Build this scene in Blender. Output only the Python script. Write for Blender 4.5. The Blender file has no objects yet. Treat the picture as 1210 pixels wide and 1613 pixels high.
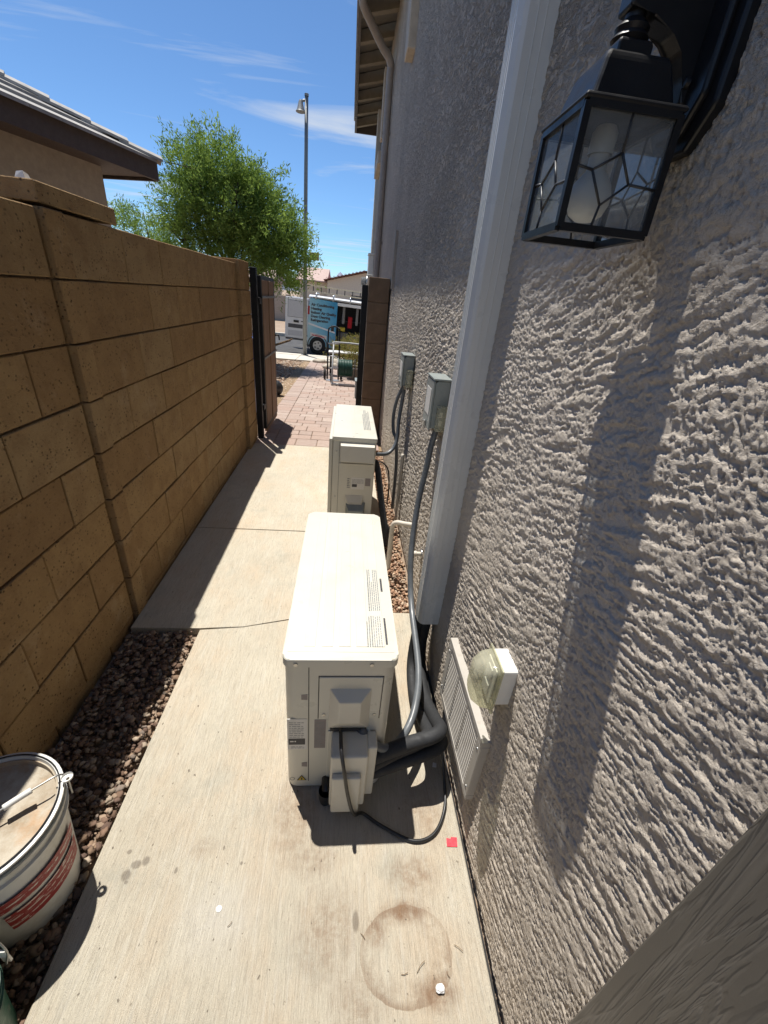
import bpy, bmesh, math, random
import numpy as np
from mathutils import Matrix, Vector
R_ = math.radians
random.seed(7); rng = np.random.default_rng(11)
S = bpy.context.scene
C = S.collection

# ------------------------------------------------------------------ camera, sky, sun, exposure
CAM_H = 1.5
cam_d = bpy.data.cameras.new('camera'); cam = bpy.data.objects.new('camera', cam_d); C.objects.link(cam)
cam_d.sensor_fit = 'HORIZONTAL'; cam_d.sensor_width = 36.0; cam_d.lens = 648.8 / 1210 * 36
cam_d.clip_start = 0.02; cam_d.clip_end = 9000
_right = Vector((0.9933, -0.0747, 0.0886)); _down = Vector((0.0441, -0.4634, -0.8850))
_right.normalize(); _fwd = _right.cross(_down); _fwd.normalize(); _down = _fwd.cross(_right)
m = Matrix((( _right.x, -_down.x, -_fwd.x, 0), (_right.y, -_down.y, -_fwd.y, 0), (_right.z, -_down.z, -_fwd.z, CAM_H), (0, 0, 0, 1)))
cam.matrix_world = m
S.camera = cam

SUN = Vector((-0.164, 0.285, 1.0)).normalized()          # direction towards the sun
W = bpy.data.worlds.new('World'); S.world = W; W.use_nodes = True
wt = W.node_tree; wt.nodes.clear()
def wn(t, **k):
    n = wt.nodes.new(t)
    for a, b in k.items(): setattr(n, a, b)
    return n
sky = wn('ShaderNodeTexSky', sky_type='NISHITA', sun_disc=False)
sky.sun_elevation = math.asin(SUN.z); sky.sun_rotation = math.atan2(SUN.x, SUN.y)
sky.altitude = 400; sky.air_density = 0.75; sky.dust_density = 0.15; sky.ozone_density = 3.6
bg = wn('ShaderNodeBackground'); bg.inputs['Strength'].default_value = 0.103
tc = wn('ShaderNodeTexCoord'); sep = wn('ShaderNodeSeparateXYZ'); wt.links.new(tc.outputs['Generated'], sep.inputs[0])
mz = wn('ShaderNodeMath', operation='MAXIMUM'); mz.inputs[1].default_value = 0.03; wt.links.new(sep.outputs['Z'], mz.inputs[0])
mp = wn('ShaderNodeVectorMath', operation='DIVIDE'); cb = wn('ShaderNodeCombineXYZ')
for i in range(3): wt.links.new(mz.outputs[0], cb.inputs[i])
wt.links.new(tc.outputs['Generated'], mp.inputs[0]); wt.links.new(cb.outputs[0], mp.inputs[1])
mpp = wn('ShaderNodeMapping'); mpp.inputs['Scale'].default_value = (0.30, 0.72, 0); mpp.inputs['Rotation'].default_value = (0, 0, R_(-8)); mpp.inputs['Location'].default_value = (0.62, 0.25, 0)
wt.links.new(mp.outputs[0], mpp.inputs['Vector'])
n1 = wn('ShaderNodeTexNoise'); n1.inputs['Scale'].default_value = 1.15; n1.inputs['Detail'].default_value = 9; n1.inputs['Roughness'].default_value = 0.58; n1.inputs['Distortion'].default_value = 1.1
wt.links.new(mpp.outputs[0], n1.inputs['Vector'])
rp = wn('ShaderNodeValToRGB'); rp.color_ramp.elements[0].position = 0.52; rp.color_ramp.elements[0].color = (0, 0, 0, 1); rp.color_ramp.elements[1].position = 0.78; rp.color_ramp.elements[1].color = (1, 1, 1, 1)
wt.links.new(n1.outputs['Fac'], rp.inputs[0])
mx = wn('ShaderNodeMix', data_type='RGBA'); mx.inputs['B'].default_value = (5.0, 5.3, 5.6, 1)
tint = wn('ShaderNodeMix', data_type='RGBA', blend_type='MULTIPLY'); tint.inputs['Factor'].default_value = 1.0; tint.inputs['B'].default_value = (0.76, 0.95, 1.06, 1)
wt.links.new(sky.outputs[0], tint.inputs['A'])
wt.links.new(rp.outputs[0], mx.inputs['Factor']); wt.links.new(tint.outputs['Result'], mx.inputs['A'])
wt.links.new(mx.outputs['Result'], bg.inputs['Color'])
wo = wn('ShaderNodeOutputWorld'); wt.links.new(bg.outputs[0], wo.inputs['Surface'])

sl = bpy.data.lights.new('sun', 'SUN'); sl.energy = 5.0; sl.angle = R_(0.53); sl.color = (1.0, 0.955, 0.88)
so = bpy.data.objects.new('sun', sl); C.objects.link(so); so.rotation_euler = SUN.to_track_quat('Z', 'Y').to_euler(); so.location = (-3, 6, 20)
S.view_settings.view_transform = 'Standard'; S.view_settings.look = 'None'; S.view_settings.gamma = 1.0
S.view_settings.exposure = 0.53; S.view_settings.use_curve_mapping = False
S.cycles.max_bounces = 8

# ------------------------------------------------------------------ materials
class NB:
    def __init__(s, name):
        s.m = bpy.data.materials.new(name); s.m.use_nodes = True; s.t = s.m.node_tree
        s.b = s.t.nodes['Principled BSDF']; s.o = s.t.nodes['Material Output']; s._c = None
    def n(s, t, ins=None, **k):
        x = s.t.nodes.new(t)
        for a, v in k.items(): setattr(x, a, v)
        for a, v in (ins or {}).items(): s.put(x.inputs[a], v)
        return x
    def put(s, sock, v):
        if isinstance(v, bpy.types.NodeSocket): s.t.links.new(v, sock)
        elif isinstance(v, (tuple, list)) and len(v) == 3 and sock.type == 'RGBA': sock.default_value = (*v, 1)
        else: sock.default_value = v
    def coord(s):
        if s._c is None: s._c = s.n('ShaderNodeTexCoord').outputs['Object']
        return s._c
    def map(s, scale=(1, 1, 1), rot=(0, 0, 0), loc=(0, 0, 0), vec=None):
        return s.n('ShaderNodeMapping', {'Vector': vec or s.coord(), 'Scale': scale, 'Rotation': rot, 'Location': loc}).outputs[0]
    def noise(s, scale, detail=4, rough=0.55, vec=None, dist=0, out='Fac'):
        return s.n('ShaderNodeTexNoise', {'Vector': vec or s.coord(), 'Scale': scale, 'Detail': detail, 'Roughness': rough, 'Distortion': dist}).outputs[out]
    def voro(s, scale, vec=None, feature='F1', out='Distance'):
        return s.n('ShaderNodeTexVoronoi', {'Vector': vec or s.coord(), 'Scale': scale}, feature=feature).outputs[out]
    def ramp(s, fac, stops):
        r = s.n('ShaderNodeValToRGB', {'Fac': fac}); e = r.color_ramp.elements
        while len(e) < len(stops): e.new(0.5)
        for i, (p, c) in enumerate(stops):
            e[i].position = p; e[i].color = (*(c if isinstance(c, (tuple, list)) else (c, c, c)), 1)
        return r.outputs[0]
    def mix(s, a, b, f=0.5, mode='MIX'):
        x = s.n('ShaderNodeMix', data_type='RGBA', blend_type=mode); s.put(x.inputs['Factor'], f); s.put(x.inputs['A'], a); s.put(x.inputs['B'], b)
        return x.outputs['Result']
    def math(s, op, a, b=0.0, clamp=False):
        x = s.n('ShaderNodeMath', operation=op, use_clamp=clamp); s.put(x.inputs[0], a); s.put(x.inputs[1], b); return x.outputs[0]
    def bump(s, h, strength=0.5, dist=0.005, normal=None):
        x = s.n('ShaderNodeBump', {'Height': h, 'Strength': strength, 'Distance': dist})
        if normal is not None: s.put(x.inputs['Normal'], normal)
        return x.outputs[0]
    def fin(s, col=None, rough=None, normal=None, metal=None, spec=None):
        if col is not None: s.put(s.b.inputs['Base Color'], col)
        if rough is not None: s.put(s.b.inputs['Roughness'], rough)
        if normal is not None: s.put(s.b.inputs['Normal'], normal)
        if metal is not None: s.put(s.b.inputs['Metallic'], metal)
        if spec is not None: s.put(s.b.inputs['Specular IOR Level'], spec)
        return s.m
def rand(b): return b.n('ShaderNodeObjectInfo').outputs['Random']

def simple(name, col, rough=0.5, metal=0.0, var=0.12, scale=14.0, bump=0.0, bscale=120.0, spec=0.5, dirt=None):
    """paint / plastic / metal with slight mottling, roughness break-up and optional dirt"""
    b = NB(name)
    lo = tuple(c * (1 - var) for c in col); hi = tuple(min(1, c * (1 + var)) for c in col)
    c = b.ramp(b.noise(scale, 5, 0.6), [(0.3, lo), (0.7, hi)])
    if dirt: c = b.mix(c, dirt[0], b.ramp(b.noise(dirt[1], 6, 0.65), [(dirt[2], 0), (dirt[2] + 0.18, dirt[3])]))
    r = b.ramp(b.noise(scale * 2.3, 4), [(0.3, max(0.03, rough - 0.08)), (0.7, min(1, rough + 0.1))])
    nrm = b.bump(b.noise(bscale, 5, 0.6), bump, 0.002) if bump else None
    return b.fin(c, r, nrm, metal, spec)

def stucco_mat():
    b = NB('stucco')
    c = b.ramp(b.noise(3.2, 6, 0.6), [(0.3, (0.490, 0.428, 0.355)), (0.7, (0.60, 0.532, 0.448))])
    c = b.mix(c, (0.33, 0.295, 0.25), b.ramp(b.noise(0.9, 7, 0.7), [(0.50, 0), (0.72, 0.5)]))
    c = b.mix(c, (0.63, 0.555, 0.465), b.ramp(b.noise(46, 4, 0.7), [(0.55, 0), (0.75, 0.45)]))
    sxyz = b.n('ShaderNodeSeparateXYZ', {0: b.coord()}); spz = sxyz.outputs[2]
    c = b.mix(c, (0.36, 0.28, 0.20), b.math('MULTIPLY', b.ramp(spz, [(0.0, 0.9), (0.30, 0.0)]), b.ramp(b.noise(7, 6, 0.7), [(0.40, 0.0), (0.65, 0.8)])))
    fine = b.bump(b.math('ADD', b.noise(380, 5, 0.7), b.math('MULTIPLY', b.noise(150, 5, 0.7), 1.2)), 0.9, 0.0022)
    v = b.map((1, 22, 54), rot=(R_(17), 0, 0)); lump = b.ramp(b.noise(1.0, 6, 0.65, v, dist=0.7), [(0.42, 0.0), (0.56, 0.8), (0.75, 1.0)])
    far = b.math('MAXIMUM', b.math('MULTIPLY', b.math('SUBTRACT', sxyz.outputs[1], 1.2), 0.9, True), b.math('MULTIPLY', b.math('SUBTRACT', spz, 1.6), 2.0, True))   # where the mesh relief thins out
    nrm = b.bump(lump, b.math('ADD', 0.35, b.math('MULTIPLY', far, 0.65)), 0.011, fine)
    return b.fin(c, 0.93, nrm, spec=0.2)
def block_mat():
    b = NB('concrete_block')
    rn = rand(b); off = b.n('ShaderNodeCombineXYZ', {0: b.math('MULTIPLY', rn, 37.0), 1: b.math('MULTIPLY', rn, 91.0)}).outputs[0]
    v = b.n('ShaderNodeVectorMath', {0: b.coord(), 1: off}, operation='ADD').outputs[0]
    base = b.ramp(rn, [(0.0, (0.285, 0.180, 0.088)), (0.5, (0.340, 0.222, 0.108)), (1.0, (0.335, 0.232, 0.124))])
    c = b.mix(base, (0.215, 0.128, 0.064), b.ramp(b.noise(9, 6, 0.65, v), [(0.42, 0), (0.68, 0.65)]))
    c = b.mix(c, (0.47, 0.36, 0.235), b.ramp(b.noise(5, 7, 0.7, v), [(0.57, 0), (0.75, 0.5)]))
    pits = b.ramp(b.voro(64, v), [(0.10, 0.0), (0.30, 1.0)]); grit = b.noise(260, 5, 0.7, v)
    msk = b.ramp(b.noise(16, 4, 0.6, v), [(0.42, 0.25), (0.62, 1.0)])
    c = b.mix(c, (0.055, 0.035, 0.022), b.math('MULTIPLY', b.math('SUBTRACT', 1.0, pits), b.math('MULTIPLY', msk, 0.95)))
    c = b.mix(c, (0.50, 0.39, 0.26), b.ramp(grit, [(0.60, 0), (0.78, 0.35)]))
    hgt = b.math('ADD', b.math('MULTIPLY', pits, msk), b.math('MULTIPLY', grit, 1.1))
    return b.fin(c, 0.95, b.bump(hgt, 0.9, 0.005), spec=0.15)
def concrete_mat():
    b = NB('broom_concrete')
    co = b.coord()
    c = b.ramp(b.noise(2.1, 7, 0.62), [(0.28, (0.475, 0.425, 0.335)), (0.72, (0.575, 0.530, 0.430))])
    c = b.mix(c, (0.53, 0.42, 0.30), b.ramp(b.noise(3.4, 7, 0.68, b.map((1.3, 0.7, 1), loc=(3, 1, 0))), [(0.46, 0), (0.70, 0.75)]))
    c = b.mix(c, (0.375, 0.365, 0.305), b.ramp(b.noise(5.5, 6, 0.7, b.map((1, 1, 1), loc=(9, 4, 0))), [(0.54, 0), (0.74, 0.6)]))
    streak = b.noise(1.0, 6, 0.75, b.map((300, 16, 1), rot=(0, 0, R_(4))), dist=0.9)
    wide = b.noise(1.0, 6, 0.66, b.map((85, 4.5, 1), rot=(0, 0, R_(4))), dist=0.8)
    fine = b.noise(420, 5, 0.75)
    c = b.mix(c, (0.25, 0.21, 0.165), b.ramp(streak, [(0.34, 0.55), (0.50, 0.0)]))
    c = b.mix(c, (0.60, 0.57, 0.50), b.ramp(wide, [(0.53, 0), (0.72, 0.5)]))
    c = b.mix(c, (0.17, 0.145, 0.115), b.ramp(fine, [(0.30, 0.55), (0.46, 0.0)]))
    c = b.mix(c, (0.60, 0.57, 0.50), b.ramp(fine, [(0.58, 0.0), (0.74, 0.55)]))
    sp = b.n('ShaderNodeSeparateXYZ', {0: co}); x, y = sp.outputs[0], sp.outputs[1]
    wob = b.math('MULTIPLY', b.math('SUBTRACT', b.noise(14, 6, 0.7), 0.5), 0.085)
    def blot(cx, cy, rx, ry, k=2.4):                    # elliptical radius, 1 at the rim
        dx = b.math('DIVIDE', b.math('SUBTRACT', x, cx), rx); dy = b.math('DIVIDE', b.math('SUBTRACT', y, cy), ry)
        d = b.math('SQRT', b.math('ADD', b.math('MULTIPLY', dx, dx), b.math('MULTIPLY', dy, dy)))
        return b.math('ADD', d, b.math('MULTIPLY', wob, k))
    brown = (0.185, 0.105, 0.058)
    d = blot(0.224, 0.408, 0.122, 0.098, 2.2)          # water ring left by a pail, stronger on some sides
    rim = b.ramp(d, [(0.82, 0.0), (0.95, 0.5), (0.985, 0.58), (1.03, 0.0)])
    wide_rim = b.ramp(d, [(0.45, 0.0), (0.90, 0.8), (1.0, 0.0)])
    patch = b.ramp(b.noise(10, 6, 0.72, b.map(loc=(2, 7, 0))), [(0.44, 0.0), (0.60, 1.0)])
    c = b.mix(c, brown, b.math('MULTIPLY', rim, b.ramp(b.noise(7, 5, 0.65), [(0.32, 0.25), (0.58, 1.0)])))
    c = b.mix(c, brown, b.math('MULTIPLY', wide_rim, b.math('MULTIPLY', patch, 0.8)))
    for (px_, py_, ra, rb_, st_) in ((0.225, 0.492, 0.085, 0.036, 0.95), (0.290, 0.335, 0.070, 0.040, 0.9), (0.150, 0.455, 0.035, 0.045, 0.8), (0.262, 0.57, 0.10, 0.065, 0.7), (0.02, 0.46, 0.12, 0.13, 0.55), (-0.10, 0.74, 0.09, 0.18, 0.55), (0.32, 0.74, 0.10, 0.12, 0.5), (-0.02, 0.62, 0.10, 0.07, 0.45), (0.10, 0.33, 0.09, 0.07, 0.5), (-0.36, 0.66, 0.05, 0.04, 0.35)):
        c = b.mix(c, (0.235, 0.145, 0.088), b.math('MULTIPLY', b.ramp(blot(px_, py_, ra, rb_, 7.0), [(0.25, st_), (1.1, 0.0)]), b.ramp(b.noise(34, 6, 0.75), [(0.34, 0.1), (0.62, 1.0)])))
    for (sx, sy, sa, sb) in ((-0.535, 0.628, 0.017, 0.013), (-0.552, 0.604, 0.015, 0.016), (-0.512, 0.636, 0.012, 0.014), (0.092, 0.479, 0.010, 0.026), (-0.568, 0.660, 0.008, 0.007), (-0.545, 0.588, 0.006, 0.005), (-0.42, 0.61, 0.005, 0.010), (-0.30, 0.66, 0.004, 0.008), (-0.24, 0.62, 0.005, 0.006)):
        c = b.mix(c, (0.15, 0.125, 0.10), b.ramp(blot(sx, sy, sa, sb, 5.0), [(0.6, 0.6), (1.1, 0.0)]))
    dust = b.ramp(blot(-0.28, 0.50, 0.14, 0.11, 6.0), [(0.0, 0.75), (1.0, 0.0)])
    c = b.mix(c, (0.56, 0.54, 0.50), b.math('MULTIPLY', dust, b.noise(30, 6, 0.7)))
    c = b.mix(c, (0.11, 0.09, 0.07), b.ramp(b.noise(85, 3, 0.5, b.map((1, 0.6, 1))), [(0.69, 0), (0.73, 0.75)]))
    hgt = b.math('ADD', b.math('MULTIPLY', streak, 1.6), b.math('MULTIPLY', fine, 0.8))
    return b.fin(c, 0.92, b.bump(hgt, 0.9, 0.004), spec=0.2)
def vcol_mat(name, rough=0.9, bscale=160, bump=0.4, var=0.25):
    b = NB(name)
    a = b.n('ShaderNodeAttribute', attribute_name='Col').outputs['Color']
    c = b.mix(a, (0.02, 0.015, 0.01), b.ramp(b.noise(bscale * 0.5, 4, 0.65), [(0.45, 0), (0.75, var)]))
    return b.fin(c, rough, b.bump(b.noise(bscale, 4, 0.6), bump, 0.003), spec=0.25)
def wood_mat():
    b = NB('gate_wood'); rn = rand(b)
    v = b.map((26, 26, 1.6)); g = b.noise(1.6, 6, 0.65, v, dist=0.8)
    c = b.ramp(g, [(0.3, (0.13, 0.072, 0.04)), (0.55, (0.25, 0.150, 0.088)), (0.75, (0.34, 0.225, 0.14))])
    c = b.mix(c, (0.20, 0.13, 0.085), b.math('MULTIPLY', rn, 0.75))
    return b.fin(c, 0.8, b.bump(g, 0.4, 0.002))
def trimboard_mat():
    b = NB('trim_board')
    v = b.map((1, 26, 1.5), rot=(R_(-6), 0, 0)); g = b.noise(1.0, 4, 0.5, v, dist=0.5); g2 = b.noise(1.0, 4, 0.5, b.map((1, 15, 1.1), rot=(R_(-6), 0, 0), loc=(0, 3, 1)), dist=0.6)
    stops = [(0.40, 1.0), (0.425, 0.2), (0.45, 1.0), (0.50, 1.0), (0.52, 0.0), (0.545, 1.0), (0.60, 1.0), (0.615, 0.3), (0.64, 1.0)]
    lines = b.math('MULTIPLY', b.ramp(g, stops), b.ramp(g2, stops[3:]))
    c = b.ramp(b.noise(4, 5), [(0.3, (0.100, 0.089, 0.074)), (0.7, (0.125, 0.112, 0.094))])
    c = b.mix((0.18, 0.163, 0.14), c, b.ramp(lines, [(0.3, 0.7), (0.9, 1.0)]))
    return b.fin(c, 0.5, b.bump(b.math('ADD', lines, b.math('MULTIPLY', b.noise(420, 3), 0.12)), 0.5, 0.003), spec=0.35)
def leaf_mat(name, c0, c1):
    b = NB(name)
    a = b.n('ShaderNodeAttribute', attribute_name='Col').outputs['Fac']
    c = b.ramp(a, [(0.0, c0), (1.0, c1)])
    d = b.n('ShaderNodeBsdfDiffuse', {'Color': c}); t = b.n('ShaderNodeBsdfTranslucent', {'Color': b.mix(c, (0.30, 0.42, 0.05), 0.35)})
    x = b.n('ShaderNodeMixShader', {0: 0.38, 1: d.outputs[0], 2: t.outputs[0]})
    b.t.links.new(x.outputs[0], b.o.inputs['Surface']); return b.m
def paver_mat():
    b = NB('paver'); rn = rand(b)
    off = b.n('ShaderNodeCombineXYZ', {0: b.math('MULTIPLY', rn, 50.0)}).outputs[0]
    v = b.n('ShaderNodeVectorMath', {0: b.coord(), 1: off}, operation='ADD').outputs[0]
    c = b.ramp(rn, [(0.0, (0.34, 0.245, 0.205)), (0.35, (0.38, 0.300, 0.255)), (0.7, (0.33, 0.260, 0.225)), (1.0, (0.42, 0.345, 0.295))])
    c = b.mix(c, (0.29, 0.21, 0.175), b.ramp(b.noise(20, 5, 0.6, v), [(0.4, 0), (0.7, 0.6)]))
    return b.fin(c, 0.93, b.bump(b.noise(200, 4, 0.7, v), 0.5, 0.003), spec=0.2)
def rooftile_mat(name, c0, c1):
    b = NB(name); rn = rand(b)
    c = b.ramp(rn, [(0, c0), (1, c1)])
    c = b.mix(c, tuple(k * 0.6 for k in c0), b.ramp(b.noise(7, 5, 0.65), [(0.45, 0), (0.72, 0.6)]))
    return b.fin(c, 0.9, b.bump(b.noise(90, 4), 0.3, 0.003), spec=0.2)
def pailfill_mat():
    b = NB('pail_mortar_crust')
    c = b.ramp(b.noise(16, 6, 0.7), [(0.3, (0.27, 0.215, 0.15)), (0.55, (0.40, 0.355, 0.285)), (0.75, (0.47, 0.445, 0.385))])
    c = b.mix(c, (0.40, 0.20, 0.07), b.ramp(b.noise(9, 5, 0.6, b.map(loc=(4, 2, 0))), [(0.55, 0), (0.72, 0.75)]))
    return b.fin(c, 0.9, b.bump(b.noise(60, 5, 0.7), 0.6, 0.004), spec=0.2)
def redprint_mat():
    b = NB('worn_red_print')
    sp = b.n('ShaderNodeSeparateXYZ', {0: b.coord()}); z = sp.outputs[2]
    scr = b.ramp(b.noise(1.0, 5, 0.7, b.map((30, 30, 130))), [(0.56, 0), (0.62, 1)])
    c = b.mix((0.24, 0.018, 0.017), (0.56, 0.53, 0.48), scr)
    w = b.ramp(b.math('FRACT', b.math('MULTIPLY', z, 42.0)), [(0.0, 1), (0.16, 1), (0.22, 0)])
    c = b.mix(c, (0.58, 0.55, 0.5), b.math('MULTIPLY', w, b.ramp(b.noise(70, 3), [(0.45, 0), (0.52, 1)])))
    return b.fin(c, 0.5)
def glass_mat(name, tint=(0.93, 0.96, 0.97), rough=0.03, alpha=0.24, base=(0.7, 0.74, 0.76)):
    b = NB(name)
    tr = b.n('ShaderNodeBsdfTransparent', {'Color': tint}); gl = b.n('ShaderNodeBsdfGlossy', {'Color': (0.9, 0.9, 0.9), 'Roughness': rough})
    df = b.n('ShaderNodeBsdfDiffuse', {'Color': base})
    fr = b.n('ShaderNodeFresnel', {0: 1.5})
    a = b.n('ShaderNodeMixShader', {0: b.math('MULTIPLY', fr.outputs[0], 0.30), 1: tr.outputs[0], 2: gl.outputs[0]})
    d = b.n('ShaderNodeMixShader', {0: b.ramp(b.noise(22, 5, 0.6), [(0.3, alpha * 0.55), (0.7, alpha)]), 1: a.outputs[0], 2: df.outputs[0]})
    b.t.links.new(d.outputs[0], b.o.inputs['Surface']); return b.m
def dirt_mat():
    b = NB('ground_dirt')
    c = b.ramp(b.noise(0.8, 8, 0.7), [(0.3, (0.26, 0.19, 0.135)), (0.7, (0.36, 0.28, 0.21))])
    c = b.mix(c, (0.16, 0.11, 0.08), b.ramp(b.noise(60, 4, 0.7), [(0.5, 0), (0.7, 0.6)]))
    return b.fin(c, 0.95, b.bump(b.noise(70, 5, 0.7), 0.8, 0.01), spec=0.15)

M = dict(
    stucco=stucco_mat(), block=block_mat(), concrete=concrete_mat(), stone=vcol_mat('river_stone'), wood=wood_mat(), trimboard=trimboard_mat(),
    paver=paver_mat(), dirt=dirt_mat(),
    mortar=simple('mortar', (0.22, 0.15, 0.085), 0.95, bump=0.6, var=0.25),
    leaf=leaf_mat('mesquite_leaf', (0.075, 0.140, 0.030), (0.275, 0.380, 0.105)), dryleaf=leaf_mat('dry_leaf', (0.13, 0.095, 0.04), (0.30, 0.23, 0.10)), farleaf=leaf_mat('far_leaf', (0.05, 0.085, 0.02), (0.15, 0.20, 0.05)),
    bark=simple('bark', (0.055, 0.040, 0.030), 0.9, var=0.3, bump=0.8, bscale=60),
    acwhite=simple('ivory_enamel', (0.545, 0.525, 0.450), 0.34, var=0.025, scale=5, bump=0.03, dirt=((0.42, 0.36, 0.26), 7, 0.56, 0.22)),
    acgrey=simple('ivory_plastic', (0.56, 0.535, 0.46), 0.42, var=0.03, scale=6, dirt=((0.36, 0.31, 0.23), 9, 0.55, 0.25)),
    seam=simple('dark_seam', (0.055, 0.050, 0.044), 0.8), screw=simple('screw_steel', (0.42, 0.41, 0.39), 0.35, 0.9),
    label=simple('paper_label', (0.62, 0.60, 0.56), 0.55, var=0.04), labeldark=simple('foil_label', (0.22, 0.19, 0.185), 0.45, var=0.1, scale=60), ink=simple('print_ink', (0.045, 0.045, 0.05), 0.6), inkgrey=simple('faded_print_ink', (0.21, 0.215, 0.215), 0.6), yellow=simple('warning_yellow', (0.55, 0.40, 0.03), 0.5),
    channel=simple('lineset_cover_pvc', (0.60, 0.60, 0.575), 0.30, var=0.04, scale=5, dirt=((0.33, 0.29, 0.23), 5, 0.6, 0.3)),
    conduit=simple('grey_flexible_conduit', (0.105, 0.115, 0.125), 0.38, var=0.12, scale=20), foam=simple('insulation_foam', (0.020, 0.021, 0.023), 0.72, var=0.25, scale=30, bump=0.3), cable=simple('black_cable', (0.014, 0.014, 0.015), 0.4),
    boxgrey=simple('grey_enamel_box', (0.22, 0.245, 0.235), 0.42, var=0.08, dirt=((0.36, 0.33, 0.28), 14, 0.55, 0.3)), whiteplastic=simple('white_plastic', (0.66, 0.655, 0.62), 0.42, var=0.04, dirt=((0.38, 0.33, 0.25), 20, 0.6, 0.35)),
    ventpaint=simple('vent_paint', (0.40, 0.37, 0.325), 0.5, var=0.06, dirt=((0.25, 0.21, 0.16), 16, 0.55, 0.4)),
    clear=glass_mat('clear_plastic_cover', (0.90, 0.90, 0.80), 0.12, 0.42, (0.62, 0.60, 0.46)), glass=glass_mat('lantern_glass', (0.66, 0.69, 0.70), 0.04, 0.17),
    black=simple('black_cast_metal', (0.010, 0.010, 0.011), 0.38, 0.0, var=0.25, bump=0.12, bscale=300, spec=0.35), bulb=simple('frosted_bulb', (0.72, 0.71, 0.68), 0.35, var=0.03), lead=simple('came_lines', (0.028, 0.028, 0.03), 0.45),
    ivorypvc=simple('ivory_pvc', (0.55, 0.50, 0.42), 0.45, var=0.05), pail=simple('pail_plastic', (0.56, 0.56, 0.535), 0.40, var=0.06, dirt=((0.30, 0.26, 0.20), 9, 0.50, 0.55)), palecrust=pailfill_mat(), redprint=redprint_mat(), green=simple('green_plastic', (0.020, 0.085, 0.055), 0.45, var=0.3, scale=30, dirt=((0.30, 0.29, 0.25), 18, 0.56, 0.5)), wire=simple('galvanised_wire', (0.35, 0.35, 0.34), 0.4, 0.9),
    red=simple('red_tape', (0.60, 0.025, 0.045), 0.6, var=0.2, scale=60), paper=simple('white_paper', (0.75, 0.74, 0.72), 0.8), twig=simple('twig', (0.17, 0.11, 0.06), 0.9),
    postblack=simple('black_steel', (0.008, 0.008, 0.010), 0.5, var=0.3, spec=0.25), bluefoil=simple('blue_paint', (0.03, 0.06, 0.22), 0.4),
    fascia=simple('fascia_paint', (0.095, 0.078, 0.066), 0.6, var=0.1), soffit=simple('soffit_paint', (0.17, 0.15, 0.115), 0.8), rafter=simple('rafter_paint', (0.24, 0.205, 0.15), 0.8), spout=simple('downspout_paint', (0.29, 0.25, 0.215), 0.5), trim=simple('trim_stucco', (0.50, 0.435, 0.35), 0.9, bump=0.6),
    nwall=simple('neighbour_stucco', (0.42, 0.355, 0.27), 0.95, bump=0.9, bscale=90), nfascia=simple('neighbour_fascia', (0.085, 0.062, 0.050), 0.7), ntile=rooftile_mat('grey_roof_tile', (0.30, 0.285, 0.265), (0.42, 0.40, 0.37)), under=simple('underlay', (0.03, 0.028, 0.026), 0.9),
    farwall=simple('cream_stucco', (0.60, 0.53, 0.42), 0.9, bump=0.3), fartile=rooftile_mat('red_roof_tile', (0.30, 0.13, 0.10), (0.42, 0.22, 0.17)), fartilepale=rooftile_mat('pale_roof_tile', (0.42, 0.30, 0.26), (0.52, 0.40, 0.35)), farblock=simple('tan_block_fence', (0.36, 0.30, 0.24), 0.95, bump=0.4), darkiron=simple('wrought_iron', (0.02, 0.02, 0.02), 0.6), win=simple('window_glass', (0.06, 0.07, 0.085), 0.1),
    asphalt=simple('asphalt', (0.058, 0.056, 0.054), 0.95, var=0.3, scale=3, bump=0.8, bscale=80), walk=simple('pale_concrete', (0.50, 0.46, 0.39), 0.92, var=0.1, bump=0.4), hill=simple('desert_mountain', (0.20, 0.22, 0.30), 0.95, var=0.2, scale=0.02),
    vangrey=simple('van_door_pressing', (0.50, 0.50, 0.52), 0.3, var=0.03), vanshade=simple('van_pressing_shade', (0.20, 0.20, 0.22), 0.5),  # white doors: grey panel and dark outline paint the shading of the pressings
    van=simple('white_van_paint', (0.68, 0.68, 0.69), 0.25, var=0.03), vanblue=None, vaninside=simple('van_interior', (0.035, 0.032, 0.032), 0.8), tyre=simple('tyre_rubber', (0.018, 0.018, 0.018), 0.85), rim=simple('wheel_rim', (0.45, 0.45, 0.45), 0.35, 0.6), bumper=simple('grey_bumper', (0.075, 0.075, 0.08), 0.6), lightred=simple('tail_lamp', (0.35, 0.02, 0.02), 0.25), ladder=simple('ladder_fibreglass', (0.60, 0.54, 0.40), 0.5), alu=simple('aluminium', (0.55, 0.55, 0.55), 0.35, 0.8),
    galv=simple('galvanised_pole', (0.20, 0.205, 0.20), 0.5, 0.4, var=0.1), signtan=simple('sign_plate', (0.25, 0.20, 0.08), 0.5), hosegreen=simple('green_hose', (0.010, 0.055, 0.040), 0.45), cartgrey=simple('cart_plastic', (0.36, 0.37, 0.37), 0.5), rock=simple('pale_boulder', (0.42, 0.37, 0.30), 0.95, var=0.2, bump=0.8, bscale=30), jacket=simple('red_cloth', (0.45, 0.02, 0.03), 0.9), cloth=simple('grey_cloth', (0.30, 0.30, 0.32), 0.9),
)
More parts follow.
